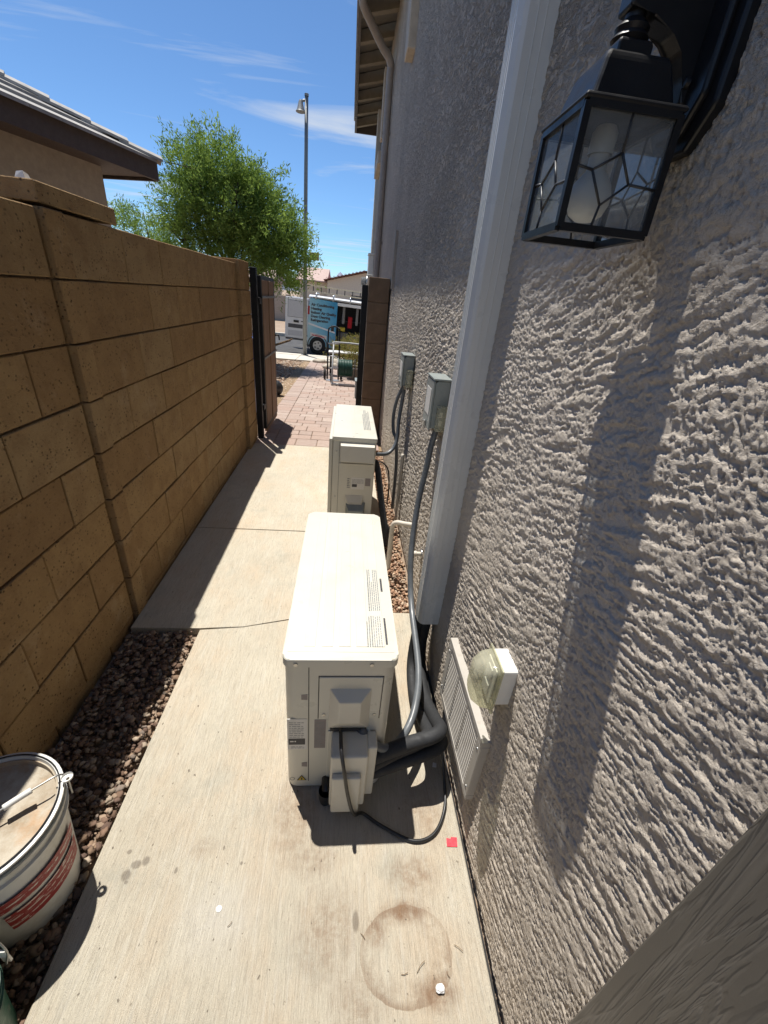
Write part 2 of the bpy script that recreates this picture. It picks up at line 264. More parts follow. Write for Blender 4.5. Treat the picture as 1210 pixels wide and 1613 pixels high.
def vanblue_mat():
    b = NB('van_wrap')
    sp = b.n('ShaderNodeSeparateXYZ', {0: b.coord()}); t = b.math('ADD', b.math('MULTIPLY', sp.outputs[0], 0.55), b.math('MULTIPLY', sp.outputs[2], 0.10))
    c = b.ramp(b.math('ADD', t, b.math('MULTIPLY', b.noise(3, 4, 0.6), 0.25)), [(0.15, (0.42, 0.58, 0.62)), (0.45, (0.20, 0.46, 0.60)), (0.80, (0.04, 0.26, 0.46))])
    return b.fin(c, 0.25)
M['vanblue'] = vanblue_mat()
M['pillarblock'] = simple('shade_darkened_block', (0.17, 0.112, 0.070), 0.95, var=0.18, scale=9, bump=0.8, bscale=140)  # same block as the wall, with the pillar's shade darkened into its colour

# ------------------------------------------------------------------ mesh helpers (all coordinates in metres, world axes)
def thing(name, label, cat, loc=(0, 0, 0), group=None):
    o = bpy.data.objects.new(name, None); o.empty_display_size = 0.1; C.objects.link(o); o.location = loc
    o['label'] = label; o['category'] = cat
    if group: o['group'] = group
    return o
def tag(o, label, cat, group=None):
    o['label'] = label; o['category'] = cat
    if group: o['group'] = group
    return o
def root_loc(o):
    v = Vector(o.location)
    while o.parent: o = o.parent; v = v
    return v
def link(name, me, mat, parent=None, kind=None, label=None):
    if mat is not None and not me.materials: me.materials.append(mat)
    o = bpy.data.objects.new(name, me); C.objects.link(o)
    if parent is not None:
        o.parent = parent
        r = parent
        while r.parent: r = r.parent
        if r is parent: o.matrix_parent_inverse = Matrix.Translation(-Vector(parent.location))
    if kind: o['kind'] = kind
    if label: o['label'] = label
    return o
def mesh(name, v, f, mat, parent=None, smooth=False, **k):
    me = bpy.data.meshes.new(name); me.from_pydata(v, [], f); me.update()
    if smooth: me.polygons.foreach_set('use_smooth', [True] * len(me.polygons))
    return link(name, me, mat, parent, **k)
def from_bm(name, bm, mat, parent=None, smooth=False, **k):
    bmesh.ops.recalc_face_normals(bm, faces=bm.faces)
    me = bpy.data.meshes.new(name); bm.to_mesh(me); bm.free()
    if smooth: me.polygons.foreach_set('use_smooth', [True] * len(me.polygons))
    return link(name, me, mat, parent, **k)
def bm_box(bm, x0, x1, y0, y1, z0, z1, bev=0.0, seg=2, mat=None):
    r = bmesh.ops.create_cube(bm, size=1.0); vs = r['verts']
    for v in vs: v.co = Vector((x0 + (v.co.x + .5) * (x1 - x0), y0 + (v.co.y + .5) * (y1 - y0), z0 + (v.co.z + .5) * (z1 - z0)))
    if mat is not None:
        for v in vs: v.co = mat @ v.co
    if bev:
        es = list({e for v in vs for e in v.link_edges})
        bmesh.ops.bevel(bm, geom=es, offset=bev, segments=seg, affect='EDGES', profile=0.5, clamp_overlap=True)
def box(name, x0, x1, y0, y1, z0, z1, mat, parent=None, bev=0.0, seg=2, xf=None, **k):
    bm = bmesh.new(); bm_box(bm, x0, x1, y0, y1, z0, z1, bev, seg, xf); return from_bm(name, bm, mat, parent, **k)
def catmull(P, n=8):
    P = [Vector(p) for p in P]; Q = [P[0] * 2 - P[1]] + P + [P[-1] * 2 - P[-2]]; out = []
    for i in range(1, len(Q) - 2):
        a, b, c, d = Q[i - 1], Q[i], Q[i + 1], Q[i + 2]
        for j in range(n):
            t = j / n; out.append(0.5 * ((2 * b) + (c - a) * t + (2 * a - 5 * b + 4 * c - d) * t * t + (3 * b - a - 3 * c + d) * t ** 3))
    out.append(P[-1]); return out
def tube_geo(P, r, seg=12, cap=True):
    """P list of Vectors, r float or list; returns verts, faces"""
    n = len(P); rs = r if isinstance(r, (list, tuple)) else [r] * n
    V, F = [], []; up = None
    for i, p in enumerate(P):
        d = (P[min(i + 1, n - 1)] - P[max(i - 1, 0)]); d.normalize()
        if up is None: up = d.orthogonal().normalized()
        else:
            up = up - d * up.dot(d)
            up = up.normalized() if up.length > 1e-6 else d.orthogonal().normalized()
        s = d.cross(up)
        for k in range(seg):
            a = 2 * math.pi * k / seg; V.append(p + (up * math.cos(a) + s * math.sin(a)) * rs[i])
    for i in range(n - 1):
        for k in range(seg):
            k2 = (k + 1) % seg; F.append((i * seg + k, i * seg + k2, (i + 1) * seg + k2, (i + 1) * seg + k))
    if cap: F.append(tuple(range(seg - 1, -1, -1))); F.append(tuple((n - 1) * seg + k for k in range(seg)))
    return V, F
def tube(name, P, r, mat, parent=None, seg=12, n=8, curve=True, **k):
    P = catmull(P, n) if curve else [Vector(p) for p in P]
    V, F = tube_geo(P, r, seg); return mesh(name, [tuple(v) for v in V], F, mat, parent, smooth=True, **k)
def lathe(name, prof, c, mat, parent=None, seg=32, axis='Z', **k):
    V, F = [], []
    for (r, z) in prof:
        for i in range(seg):
            a = 2 * math.pi * i / seg; x, y = r * math.cos(a), r * math.sin(a)
            V.append((c[0] + x, c[1] + y, c[2] + z) if axis == 'Z' else (c[0] + x, c[1] + z, c[2] + y) if axis == 'Y' else (c[0] + z, c[1] + x, c[2] + y))
    for j in range(len(prof) - 1):
        for i in range(seg):
            i2 = (i + 1) % seg; F.append((j * seg + i, j * seg + i2, (j + 1) * seg + i2, (j + 1) * seg + i))
    bm = bmesh.new(); me = bpy.data.meshes.new(name); me.from_pydata(V, [], F); bm.from_mesh(me); bpy.data.meshes.remove(me)
    bmesh.ops.remove_doubles(bm, verts=bm.verts, dist=1e-6)
    o = from_bm(name, bm, mat, parent, smooth=True, **k)
    for p in o.data.polygons: pass
    o.data.set_sharp_from_angle(angle=R_(40)); return o
def prism(name, poly, axis, a, b, mat, parent=None, bev=0.0, **k):
    """extrude a 2-D polygon along an axis from a to b; poly in the two other axes (order x<y<z)"""
    bm = bmesh.new(); mk = {'X': lambda u, v, w: (w, u, v), 'Y': lambda u, v, w: (u, w, v), 'Z': lambda u, v, w: (u, v, w)}[axis]
    A = [bm.verts.new(mk(u, v, a)) for u, v in poly]; B = [bm.verts.new(mk(u, v, b)) for u, v in poly]; n = len(poly)
    bm.faces.new(A); bm.faces.new(B[::-1])
    for i in range(n): bm.faces.new((A[i], B[i], B[(i + 1) % n], A[(i + 1) % n]))
    if bev: bmesh.ops.bevel(bm, geom=list(bm.edges), offset=bev, segments=2, affect='EDGES', profile=0.5, clamp_overlap=True)
    return from_bm(name, bm, mat, parent, **k)
def text_mesh(name, s, size, mat, parent, xf, align='LEFT'):
    cu = bpy.data.curves.new(name, 'FONT'); cu.body = s; cu.size = size; cu.align_x = align; cu.resolution_u = 2; cu.extrude = 0.0015; cu.offset = size * .045
    t = bpy.data.objects.new(name, cu); C.objects.link(t); bpy.context.view_layer.update()
    me = bpy.data.meshes.new_from_object(t.evaluated_get(bpy.context.evaluated_depsgraph_get())); bpy.data.objects.remove(t); bpy.data.curves.remove(cu)
    me.name = name; me.materials.clear(); me.transform(xf); return link(name, me, mat, parent)

# vectorised Perlin noise
_ang = rng.random((256, 256)) * 2 * np.pi; _gx, _gy = np.cos(_ang), np.sin(_ang)
def perlin(x, y, s=0):
    x = x + 17.31 * s; y = y + 41.7 * s
    xi = np.floor(x).astype(np.int64); yi = np.floor(y).astype(np.int64); fx = x - xi; fy = y - yi
    u = fx ** 3 * (fx * (fx * 6 - 15) + 10); v = fy ** 3 * (fy * (fy * 6 - 15) + 10)
    def g(i, j, a, b): i &= 255; j &= 255; return _gx[i, j] * a + _gy[i, j] * b
    n00 = g(xi.copy(), yi.copy(), fx, fy); n10 = g(xi + 1, yi.copy(), fx - 1, fy); n01 = g(xi.copy(), yi + 1, fx, fy - 1); n11 = g(xi + 1, yi + 1, fx - 1, fy - 1)
    return (n00 * (1 - u) + n10 * u) * (1 - v) + (n01 * (1 - u) + n11 * u) * v
def sstep(a, b, x): t = np.clip((x - a) / (b - a), 0, 1); return t * t * (3 - 2 * t)
def np_mesh(name, V, F, mat, parent=None, smooth=False, col=None, **k):
    """V (n,3) array, F (m,k) int array"""
    me = bpy.data.meshes.new(name); F = np.asarray(F, np.int32); nf, kk = F.shape
    me.vertices.add(len(V)); me.vertices.foreach_set('co', np.asarray(V, np.float32).ravel())
    me.loops.add(nf * kk); me.loops.foreach_set('vertex_index', F.ravel())
    me.polygons.add(nf); me.polygons.foreach_set('loop_start', np.arange(0, nf * kk, kk, dtype=np.int32)); me.polygons.foreach_set('loop_total', np.full(nf, kk, np.int32))
    if smooth: me.polygons.foreach_set('use_smooth', np.ones(nf, bool))
    me.update(calc_edges=True)
    if col is not None:
        a = me.attributes.new('Col', 'FLOAT_COLOR', 'POINT'); a.data.foreach_set('color', np.asarray(col, np.float32).ravel())
    return link(name, me, mat, parent, **k)
def ico(sub):
    bm = bmesh.new(); bmesh.ops.create_icosphere(bm, subdivisions=sub, radius=1.0); bm.verts.ensure_lookup_table()
    V = np.array([v.co[:] for v in bm.verts]); F = np.array([[v.index for v in f.verts] for f in bm.faces]); bm.free(); return V, F
def stones(name, pts, size, pal, sub, mat, parent=None, flat=0.62, **k):
    """one mesh of many irregular pebbles; pts (n,3), size (n,), pal list of colours"""
    V0, F0 = ico(sub); n = len(pts); nv = len(V0)
    rad = 1 + 0.22 * rng.standard_normal((n, nv)).clip(-1.5, 1.5); P = V0[None] * rad[..., None]
    P = P * np.stack([1 + .35 * rng.random(n), .75 + .4 * rng.random(n), flat * (.7 + .6 * rng.random(n))], 1)[:, None, :]
    a = rng.random(n) * 2 * np.pi; tlt = rng.normal(0, .35, n)
    ca, sa = np.cos(a)[:, None], np.sin(a)[:, None]; x, y, z = P[..., 0], P[..., 1], P[..., 2]
    ct, st = np.cos(tlt)[:, None], np.sin(tlt)[:, None]; y, z = y * ct - z * st, y * st + z * ct; x, y = x * ca - y * sa, x * sa + y * ca
    P = np.stack([x, y, z], -1) * size[:, None, None] + pts[:, None, :]
    F = (F0[None] + (np.arange(n) * nv)[:, None, None]).reshape(-1, 3)
    pal = np.array(pal); c = pal[rng.integers(0, len(pal), n)] * (0.8 + .4 * rng.random((n, 1)))
    col = np.ones((n, nv, 4)); col[..., :3] = c[:, None, :]
    return np_mesh(name, P.reshape(-1, 3), F, mat, parent, smooth=True, col=col.reshape(-1, 4), **k)

def zg(y):                                                # the front yard falls gently to the street
    return 0.0 if y < 5 else -(y - 5) * 0.04 if y < 15 else -0.4
WX = 0.44                                                 # face of the house wall
LX = -0.98                                                # face of the block wall

# ------------------------------------------------------------------ ground, paths, street
ys = [-60, -8, 4.4, 5, 7, 9, 11, 13, 14.98, 15.0, 22.0, 22.05, 60, 200, 1500, 4500]
def zgr(y): return -0.045 if y <= 4.4 else zg(y) - 0.045 if y < 14.99 else -0.60 if y < 22.02 else -0.45
xs = [-4500, -300, -60, -20, -5, 0, 5, 20, 60, 300, 4500]
V = [(x, y, zgr(y)) for y in ys for x in xs]; nx = len(xs)
F = [(j * nx + i, j * nx + i + 1, (j + 1) * nx + i + 1, (j + 1) * nx + i) for j in range(len(ys) - 1) for i in range(nx - 1)]
mesh('ground', V, F, M['dirt'], kind='structure')
mesh('street', [(-200, 15.02, -0.52), (200, 15.02, -0.52), (200, 22, -0.52), (-200, 22, -0.52)], [(0, 1, 2, 3)], M['asphalt'], kind='structure')
o = bpy.data.objects.new('sidewalk', None); C.objects.link(o); o['kind'] = 'structure'
for i in range(-8, 6):                                    # sidewalk flags between the yard and the street
    prism('flag', [(13.1, zg(13.1) - .1), (14.55, zg(14.55) - .1), (14.55, zg(14.55) + .012), (13.1, zg(13.1) + .012)], 'X', i * 1.5 + .006, i * 1.5 + 1.494, M['walk'], o, bev=0.006)
prism('kerb', [(14.56, -.7), (15.0, -.7), (15.0, -.43), (14.96, -.375), (14.56, -.365)], 'X', -40, 40, M['walk'], kind='structure')
box('far_kerb', -60, 60, 22.0, 22.25, -.7, -.38, M['walk'], kind='structure')

path = bpy.data.objects.new('concrete_path', None); C.objects.link(path); path['kind'] = 'structure'
def slab(poly, z0=-.10, z1=0.0):
    bm = bmesh.new(); A = [bm.verts.new((x, y, z0)) for x, y in poly]; B = [bm.verts.new((x, y, z1)) for x, y in poly]; n = len(poly)
    bm.faces.new(A[::-1]); top = bm.faces.new(B)
    for i in range(n): bm.faces.new((A[i], A[(i + 1) % n], B[(i + 1) % n], B[i]))
    bmesh.ops.bevel(bm, geom=list(top.edges), offset=.004, segments=2, affect='EDGES', profile=.5)
    return from_bm('slab', bm, M['concrete'], path)
slab([(-.650, -2.5), (.431, -2.5), (.431, 1.715), (.30, 1.715), (-.16, 1.665), (-.45, 1.585), (-.650, 1.570)])
slab([(-.972, 1.578), (-.655, 1.579), (-.45, 1.594), (-.16, 1.674), (.312, 1.722), (.312, 2.545), (-.972, 2.545)])
slab([(-.972, 2.553), (.312, 2.553), (.312, 4.39), (-.972, 4.39)])

box('gap_shade_strip', .4316, .446, -2.4, 1.715, -.06, -.036, M['under'], kind='structure')  # near-black strip added as the shade in the crevice between slab and wall
# brick pavers from the gate to the street, each its own piece
pav = bpy.data.objects.new('paver_path', None); C.objects.link(pav); pav['kind'] = 'structure'
pm = {}
def paver(x0, x1, y0, y1):
    lx, ly = round(x1 - x0, 3), round(y1 - y0, 3)
    if (lx, ly) not in pm:
        bm = bmesh.new(); bm_box(bm, -lx / 2, lx / 2, -ly / 2, ly / 2, -.05, 0, .006, 1); bmesh.ops.recalc_face_normals(bm, faces=bm.faces)
        me = bpy.data.meshes.new('paver'); bm.to_mesh(me); bm.free(); me.materials.append(M['paver']); pm[(lx, ly)] = me
    o = bpy.data.objects.new('paver', pm[(lx, ly)]); C.objects.link(o); o.parent = pav
    yc = (y0 + y1) / 2; o.location = ((x0 + x1) / 2, yc, zg(yc) + random.uniform(-.002, .003)); o.rotation_euler = (-math.atan(.04) if yc > 5 else 0, random.uniform(-.006, .006), random.uniform(-.008, .008))
g = .005
y = 4.40; row = 0
while y < 12.9:
    d = .155 if row % 3 else .235
    if y > 9: d = .31
    shift = 0.0 + .012 * (y - 4.4)
    x = -.99 + (-.0); x = -.985 - .01 * max(0, y - 5.2)
    paver(x, x + .225, y, y + d - g); x += .23                          # soldier edge
    w = .155 if row % 2 else .235
    while x < -.02:
        paver(x, x + w - g, y, y + d - g); x += w; w = .235 if (row + int(x * 50)) % 3 else .155
    paver(x, x + .225, y, y + d - g)
    y += d; row += 1
box('paver_bed', -1.25, .45, 4.40, 4.99, -.06, -.012, M['mortar'], kind='structure')
mesh('paver_joint_sand', [(-1.25, 4.99, -.012), (.30, 4.99, -.012), (.30, 13.05, zg(13.05) - .014), (-1.25, 13.05, zg(13.05) - .014)], [(0, 1, 2, 3)], M['mortar'], kind='structure')

# gravel: uncountable, one object for each bed
PAL = [(.18, .115, .08), (.23, .155, .105), (.29, .21, .15), (.13, .085, .065), (.20, .16, .13), (.33, .265, .20), (.155, .10, .072)]
n = 4200
P = np.stack([rng.uniform(-.968, -.664, n), rng.uniform(-.25, 1.56, n), rng.uniform(-.036, -.004, n)], 1)
tag(stones('gravel', P, np.where(rng.random(n) < .35, rng.uniform(.003, .006, n), rng.uniform(.006, .0125, n)), PAL, 2, M['stone'], kind='stuff'), 'brown pebbles between the block wall and the concrete path', 'gravel')
n = 1500
P = np.stack([rng.uniform(.318, .43, n), rng.uniform(1.735, 4.4, n), rng.uniform(-.04, -.010, n)], 1)
tag(stones('gravel', P, rng.uniform(.006, .013, n), [(.42, .27, .17), (.36, .22, .14), (.48, .36, .26), (.30, .18, .12)], 1, M['stone'], kind='stuff'), 'reddish pebbles along the foot of the house wall', 'gravel')
n = 15000
P = np.stack([rng.uniform(-5.5, -1.0, n), 4.95 + (13.0 - 4.95) * rng.random(n) ** 1.15, np.zeros(n)], 1); P[:, 2] = np.array([zg(q) for q in P[:, 1]]) - .03 + rng.uniform(-.008, .014, n)
tag(stones('gravel', P, rng.uniform(.010, .028, n), [(.50, .36, .25), (.44, .30, .21), (.56, .45, .34), (.36, .24, .17), (.48, .41, .33)], 1, M['stone'], kind='stuff'), 'tan gravel of the front yard beyond the gate', 'gravel')
n = 4000
P = np.stack([rng.uniform(.12, 1.4, n), rng.uniform(5.4, 13, n), np.zeros(n)], 1); P[:, 2] = np.array([zg(q) for q in P[:, 1]]) - .03 + rng.uniform(-.008, .014, n)
P = P[(P[:, 0] > .20) & ((P[:, 0] < .42) | (P[:, 1] > 11.2))]
tag(stones('gravel', P, rng.uniform(.012, .028, len(P)), [(.50, .36, .25), (.44, .30, .21), (.56, .45, .34)], 1, M['stone'], kind='stuff'), 'tan gravel between the pavers and the far house wall', 'gravel')

# ------------------------------------------------------------------ the stucco house on the right
house = thing('stucco_house', 'tall grey stucco house wall with deep eave along the right side', 'house', (WX, 3, 0))
def seq(*spans):
    out = []
    for a, b, d in spans: out.extend(np.arange(a, b - d * .5, d))
    return np.array(out + [spans[-1][1]])
ya = seq((-2.4, .16, .16), (.16, .80, .0020), (.80, 1.40, .0033), (1.40, 2.4, .0056), (2.4, 4.9, .0105), (4.9, 11.0, .04))
za = seq((.012, 1.60, .0025), (1.60, 2.0, .0040), (2.0, 2.6, .008), (2.6, 4.62, .03))
U, Vv = np.meshgrid(ya, za)
def stucco_h(u, v):                                     # skip-troweled coat: flattened crusts with sharp torn edges
    wu = u + .006 * perlin(u * 22, v * 22, 1) + .05 * perlin(u * 2.3, v * 2.3, 2); wv = v + .006 * perlin(u * 22, v * 22, 3) + .06 * perlin(u * 1.9, v * 1.9, 4)
    wu2 = wu + .0035 * perlin(u * 90, v * 90, 21); wv2 = wv + .0035 * perlin(u * 90, v * 90, 22)
    th = R_(17); a = -wu2 * math.cos(th) + wv2 * math.sin(th); c = wu2 * math.sin(th) + wv2 * math.cos(th)
    lng = 1.05 * perlin(a * 13, c * 54, 5) + .75 * perlin(a * 32, c * 120, 6) + .35 * perlin(a * 80, c * 230, 16)
    iso = .9 * perlin(wu2 * 78, wv2 * 92, 7) + .8 * perlin(wu2 * 170, wv2 * 190, 8)
    k = np.clip(.66 + 1.1 * perlin(u * 3.1, v * 3.1, 9), .25, .92)
    f = k * lng + (1 - k) * iso + .16 * perlin(wu2 * 40, wv2 * 46, 10) + .10 + .46 * perlin(u * 2.6, v * 2.9, 13) + .22 * perlin(u * 9, v * 10, 15) + .20 * perlin(wu * 220, wv * 230, 17)
    h = .64 * sstep(-.12, -.06, f) + .36 * sstep(.24, .30, f)     # torn crust edges, flat trowelled tops
    h -= .55 * sstep(.36, .44, perlin(a * 70, c * 135, 18)) * sstep(-.05, .05, f)   # small torn pits in the flats
    h += .15 * perlin(wu * 240, wv * 250, 11) + .06 * rng.standard_normal(u.shape)
    return h * .0040 + .0016 * perlin(u * 4, v * 4, 12)
Hs = stucco_h(U, Vv)
Xs = WX + .003 - Hs
Vs = np.stack([Xs, U, Vv], -1).reshape(-1, 3); ny, nz = len(ya), len(za)
idx = (np.arange(nz - 1)[:, None] * ny + np.arange(ny - 1)[None, :]).reshape(-1)
Fs = np.stack([idx, idx + ny, idx + ny + 1, idx + 1], 1)
np_mesh('wall', Vs, Fs, M['stucco'], house, smooth=False, label='rough troweled grey stucco side wall')
box('wall_core', WX + .03, 9, -2.4, 11.0, .012, 4.62, M['stucco'], house)
box('foundation', WX + .012, 9, -2.4, 11.02, -.2, .03, M['walk'], house)
box('corner_return', WX + .004, WX + .06, 10.99, 11.004, .012, 4.6, M['stucco'], house)
# deep trim board at the near corner (wood grain)
box('corner_board', WX - .022, WX + .01, -1.2, .190, .012, 4.5, M['trimboard'], house, bev=.003, label='dark wood grain trim board')
# eave: fascia, gutter-less, open rafters
EZ = 4.47
box('fascia', -.037, .003, -2.6, 11.05, EZ - .02, EZ + .19, M['fascia'], house, bev=.004)
box('fascia', .003, WX + 3, 11.02, 11.055, EZ - .02, EZ + .19, M['fascia'], house, bev=.004)
mesh('soffit', [(-.010, -2.6, EZ + .115), (WX + .05, -2.6, EZ + .25), (WX + .05, 11.02, EZ + .25), (-.010, 11.02, EZ + .115)], [(0, 1, 2, 3)], M['soffit'], house)
mesh('roof', [(-.060, -2.7, EZ + .19), (-.060, 11.15, EZ + .19), (5, 11.15, EZ + 1.9), (5, -2.7, EZ + 1.9), (-.060, -2.7, EZ + .215), (-.060, 11.15, EZ + .215), (5, 11.15, EZ + 1.93), (5, -2.7, EZ + 1.93)], [(0, 1, 2, 3), (4, 7, 6, 5), (0, 4, 5, 1), (0, 3, 7, 4), (1, 5, 6, 2)], M['ntile'], house)
for i in range(14):
    yy = 10.7 - i * .61
    prism('rafter', [(.004, EZ - .01), (WX + .02, EZ + .10), (WX + .02, EZ + .235), (.004, EZ + .105)], 'Y', yy, yy + .09, M['rafter'], house)
sp_ = [(.015, 6.6, 4.43), (.015, 6.62, 4.36), (.10, 6.75, 4.30), (.26, 6.93, 4.18), (.375, 7.0, 4.08), (.385, 7.03, 3.9), (.385, 7.03, 3.0), (.385, 7.03, 2.0), (.385, 7.03, .2)]
tube('downspout', sp_, .045, M['spout'], house, seg=14, label='round downspout with an S bend below the eave')
for zz in (3.4, 2.2): box('downspout_strap', .335, WX, 7.015, 7.045, zz, zz + .03, M['spout'], house)
# projecting window surrounds, seen edge on
box('window_surround', .375, WX + .01, 4.62, 4.86, 3.30, 4.42, M['trim'], house, bev=.01)
box('window_surround', .36, WX + .01, 8.55, 9.6, 3.45, 3.62, M['trim'], house, bev=.01)
box('window_surround', .36, WX + .01, 8.0, 8.2, 3.62, 4.40, M['trim'], house, bev=.01)
box('window_surround', .36, WX + .01, 9.5, 9.7, 3.62, 4.40, M['trim'], house, bev=.01)
box('window_pane', WX - .015, WX + .012, 8.2, 9.5, 3.62, 4.40, M['win'], house)
box('conduit_strip', .412, WX + .01, 4.67, 4.71, 1.60, 2.09, M['spout'], house, bev=.004)

# ------------------------------------------------------------------ block wall on the left
CH = .2065; Z0 = .018
_bk = M['block']
bw = thing('block_wall', 'brown concrete block wall in shade along the left side', 'wall', (LX - .1, 2, 0))
bmesh_cache = {}
def block(parent, x0, x1, y0, y1, z0, z1, j=.0028):
    dims = (round(x1 - x0, 3), round(y1 - y0 - 2 * j, 3), round(z1 - z0 - 2 * j, 3))
    if dims not in bmesh_cache:
        bm = bmesh.new(); bm_box(bm, -dims[0] / 2, dims[0] / 2, -dims[1] / 2, dims[1] / 2, -dims[2] / 2, dims[2] / 2, .0030, 1); bmesh.ops.recalc_face_normals(bm, faces=bm.faces)
        me = bpy.data.meshes.new('block'); bm.to_mesh(me); bm.free(); me.materials.append(M['block']); bmesh_cache[dims] = me
    o = bpy.data.objects.new('block', bmesh_cache[dims]); C.objects.link(o); o.parent = parent
    pl = Vector(parent.location)
    o.location = Vector(((x0 + x1) / 2 + random.uniform(-.0025, .0025), (y0 + y1) / 2, (z0 + z1) / 2 + random.uniform(-.001, .001))) - pl
    o.rotation_euler = (random.uniform(-.0025, .0025), random.uniform(-.004, .004), random.uniform(-.004, .004)); return o
def course(parent, x0, x1, ya_, yb_, z0, z1, start, L=.385):
    js = [ya_]; y = start
    while y < ya_ + .05: y += L
    while y < yb_ - .05: js.append(y); y += L
    js.append(yb_)
    for a, b in zip(js, js[1:]): block(parent, x0, x1, a, b, z0, z1)
for k in range(-1, 8):
    z0 = Z0 + k * CH; z1 = z0 + CH
    if k == 7: z1 = z0 + CH - .004
    if k == 7:
        course(bw, LX - .19, LX - .006, -1.6, 1.652, z0, z1 - .004, -1.45)
    else: course(bw, LX - .19, LX - .008, -1.6, 1.652, z0, z1, -1.45 + (.19 if k % 2 else 0))
    block(bw, LX - .20, LX + .012, 1.664, 1.772, z0, z1)
    course(bw, LX - .19, LX, 1.773, 4.175, z0, z1, 2.19 + (.19 if k % 2 == 0 else 0) - .385)
    block(bw, LX - .25, LX + .035, 4.178, 4.56, z0, z1 + (.03 if k == 7 else 0))           # gate pier
box('mortar_core', LX - .17, LX - .021, -1.6, 1.65, -.2, 1.645, M['mortar'], bw)
box('mortar_core', LX - .17, LX - .013, 1.67, 4.30, -.2, 1.66, M['mortar'], bw)
box('mortar_core', LX - .22, LX + .025, 4.19, 4.55, -.2, 1.69, M['mortar'], bw)
block(bw, LX - .23, LX + .001, 1.662, 2.165, 1.672, 1.735)                                # cap on the taller corner
rw = thing('block_wall', 'cross wall of the neighbouring yard behind the left wall', 'wall', (-3, 1.9, 0))
for k in range(0, 8): course(rw, -1.0, -1.0, 0, 0, 0, 0, 0) if False else None
for i in range(10): block(rw, LX - .25 - (i + 1) * .40, LX - .25 - i * .40, 1.70, 1.90, 1.674, 1.735)
for k in range(8):
    for i in range(10): block(rw, LX - .25 - (i + 1) * .40, LX - .25 - i * .40, 1.72, 1.88, Z0 + k * CH, Z0 + (k + 1) * CH) if k > 5 else None
box('mortar_core', LX - 4.3, LX - .26, 1.735, 1.865, -.1, 1.66, M['mortar'], rw)
cr = mesh('mortar_crumb', *(lambda a: (a[0], a[1]))(([(-1.05, 1.70, 1.736), (-1.02, 1.70, 1.736), (-1.02, 1.73, 1.736), (-1.05, 1.73, 1.736), (-1.045, 1.705, 1.752), (-1.025, 1.704, 1.755), (-1.024, 1.725, 1.750), (-1.046, 1.724, 1.753)], [(3, 2, 1, 0), (4, 5, 6, 7), (0, 1, 5, 4), (1, 2, 6, 5), (2, 3, 7, 6), (3, 0, 4, 7)])), M['paper'])
tag(cr, 'small white crumb on top of the left block wall', 'crumb')

gp = thing('gate_pillar', 'narrow brown block pillar against the stucco house wall', 'pillar', (.32, 5.1, 0))
for k in range(-1, 8):
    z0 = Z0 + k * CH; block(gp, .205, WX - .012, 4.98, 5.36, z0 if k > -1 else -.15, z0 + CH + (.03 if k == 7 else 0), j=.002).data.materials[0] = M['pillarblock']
box('mortar_core', .215, WX - .016, 4.99, 5.35, -.15, 1.69, M['mortar'], gp)

# ------------------------------------------------------------------ gate, swung open
gate = thing('side_gate', 'open black steel side gate filled with brown wooden boards', 'gate', (-.88, 4.7, 0))
box('post', -.945, -.885, 4.565, 4.63, -.05, 1.66, M['postblack'], gate, bev=.004)
box('post', .135, .200, 5.02, 5.085, -.05, 1.62, M['postblack'], gate, bev=.004)
GX = -.888
for a, b in ((4.70, 4.745), (5.46, 5.505)): box('stile', GX - .02, GX + .02, a, b, .07, 1.60, M['postblack'], gate, bev=.003)
for z in (.07, .81, 1.56): box('rail', GX - .018, GX + .018, 4.745, 5.46, z, z + .04, M['postblack'], gate, bev=.003)
for i in range(6):
    a = 4.75 + i * .1185; box('board', GX - .012, GX + .020 + random.uniform(0, .009), a, a + .108, .10, 1.565, M['wood'], gate, bev=.003)
for z in (.82, 1.40): box('brace_strip', GX + .027, GX + .034, 4.70, 5.50, z, z + .022, M['galv'], gate, bev=.002)
for z in (.30, 1.35): box('hinge', -.905, -.87, 4.625, 4.705, z, z + .06, M['postblack'], gate, bev=.004)
tube('latch', [(GX + .02, 5.48, 1.0), (GX + .06, 5.48, 1.0), (GX + .07, 5.48, .95)], .008, M['postblack'], gate, seg=8)
box('bottom_board', GX - .01, GX + .02, 4.745, 5.46, .03, .069, M['wood'], gate)
bb = thing('recycling_bin', 'blue plastic bin glimpsed through the gap beside the gate', 'bin', (-1.45, 5.7, 0))
prism('body', [(-1.70, 0), (-1.16, 0), (-1.10, .90), (-1.76, .90)], 'Y', 5.45, 5.98, M['bluefoil'], bb, bev=.02)
box('lid', -1.78, -1.08, 5.42, 6.02, .905, .955, M['bluefoil'], bb, bev=.015)
for s in (-1.62, -1.24): lathe('wheel', [(0, -.03), (.11, -.03), (.12, 0), (.11, .03), (0, .03)], (s, 6.02, .10), M['tyre'], bb, seg=18, axis='X')

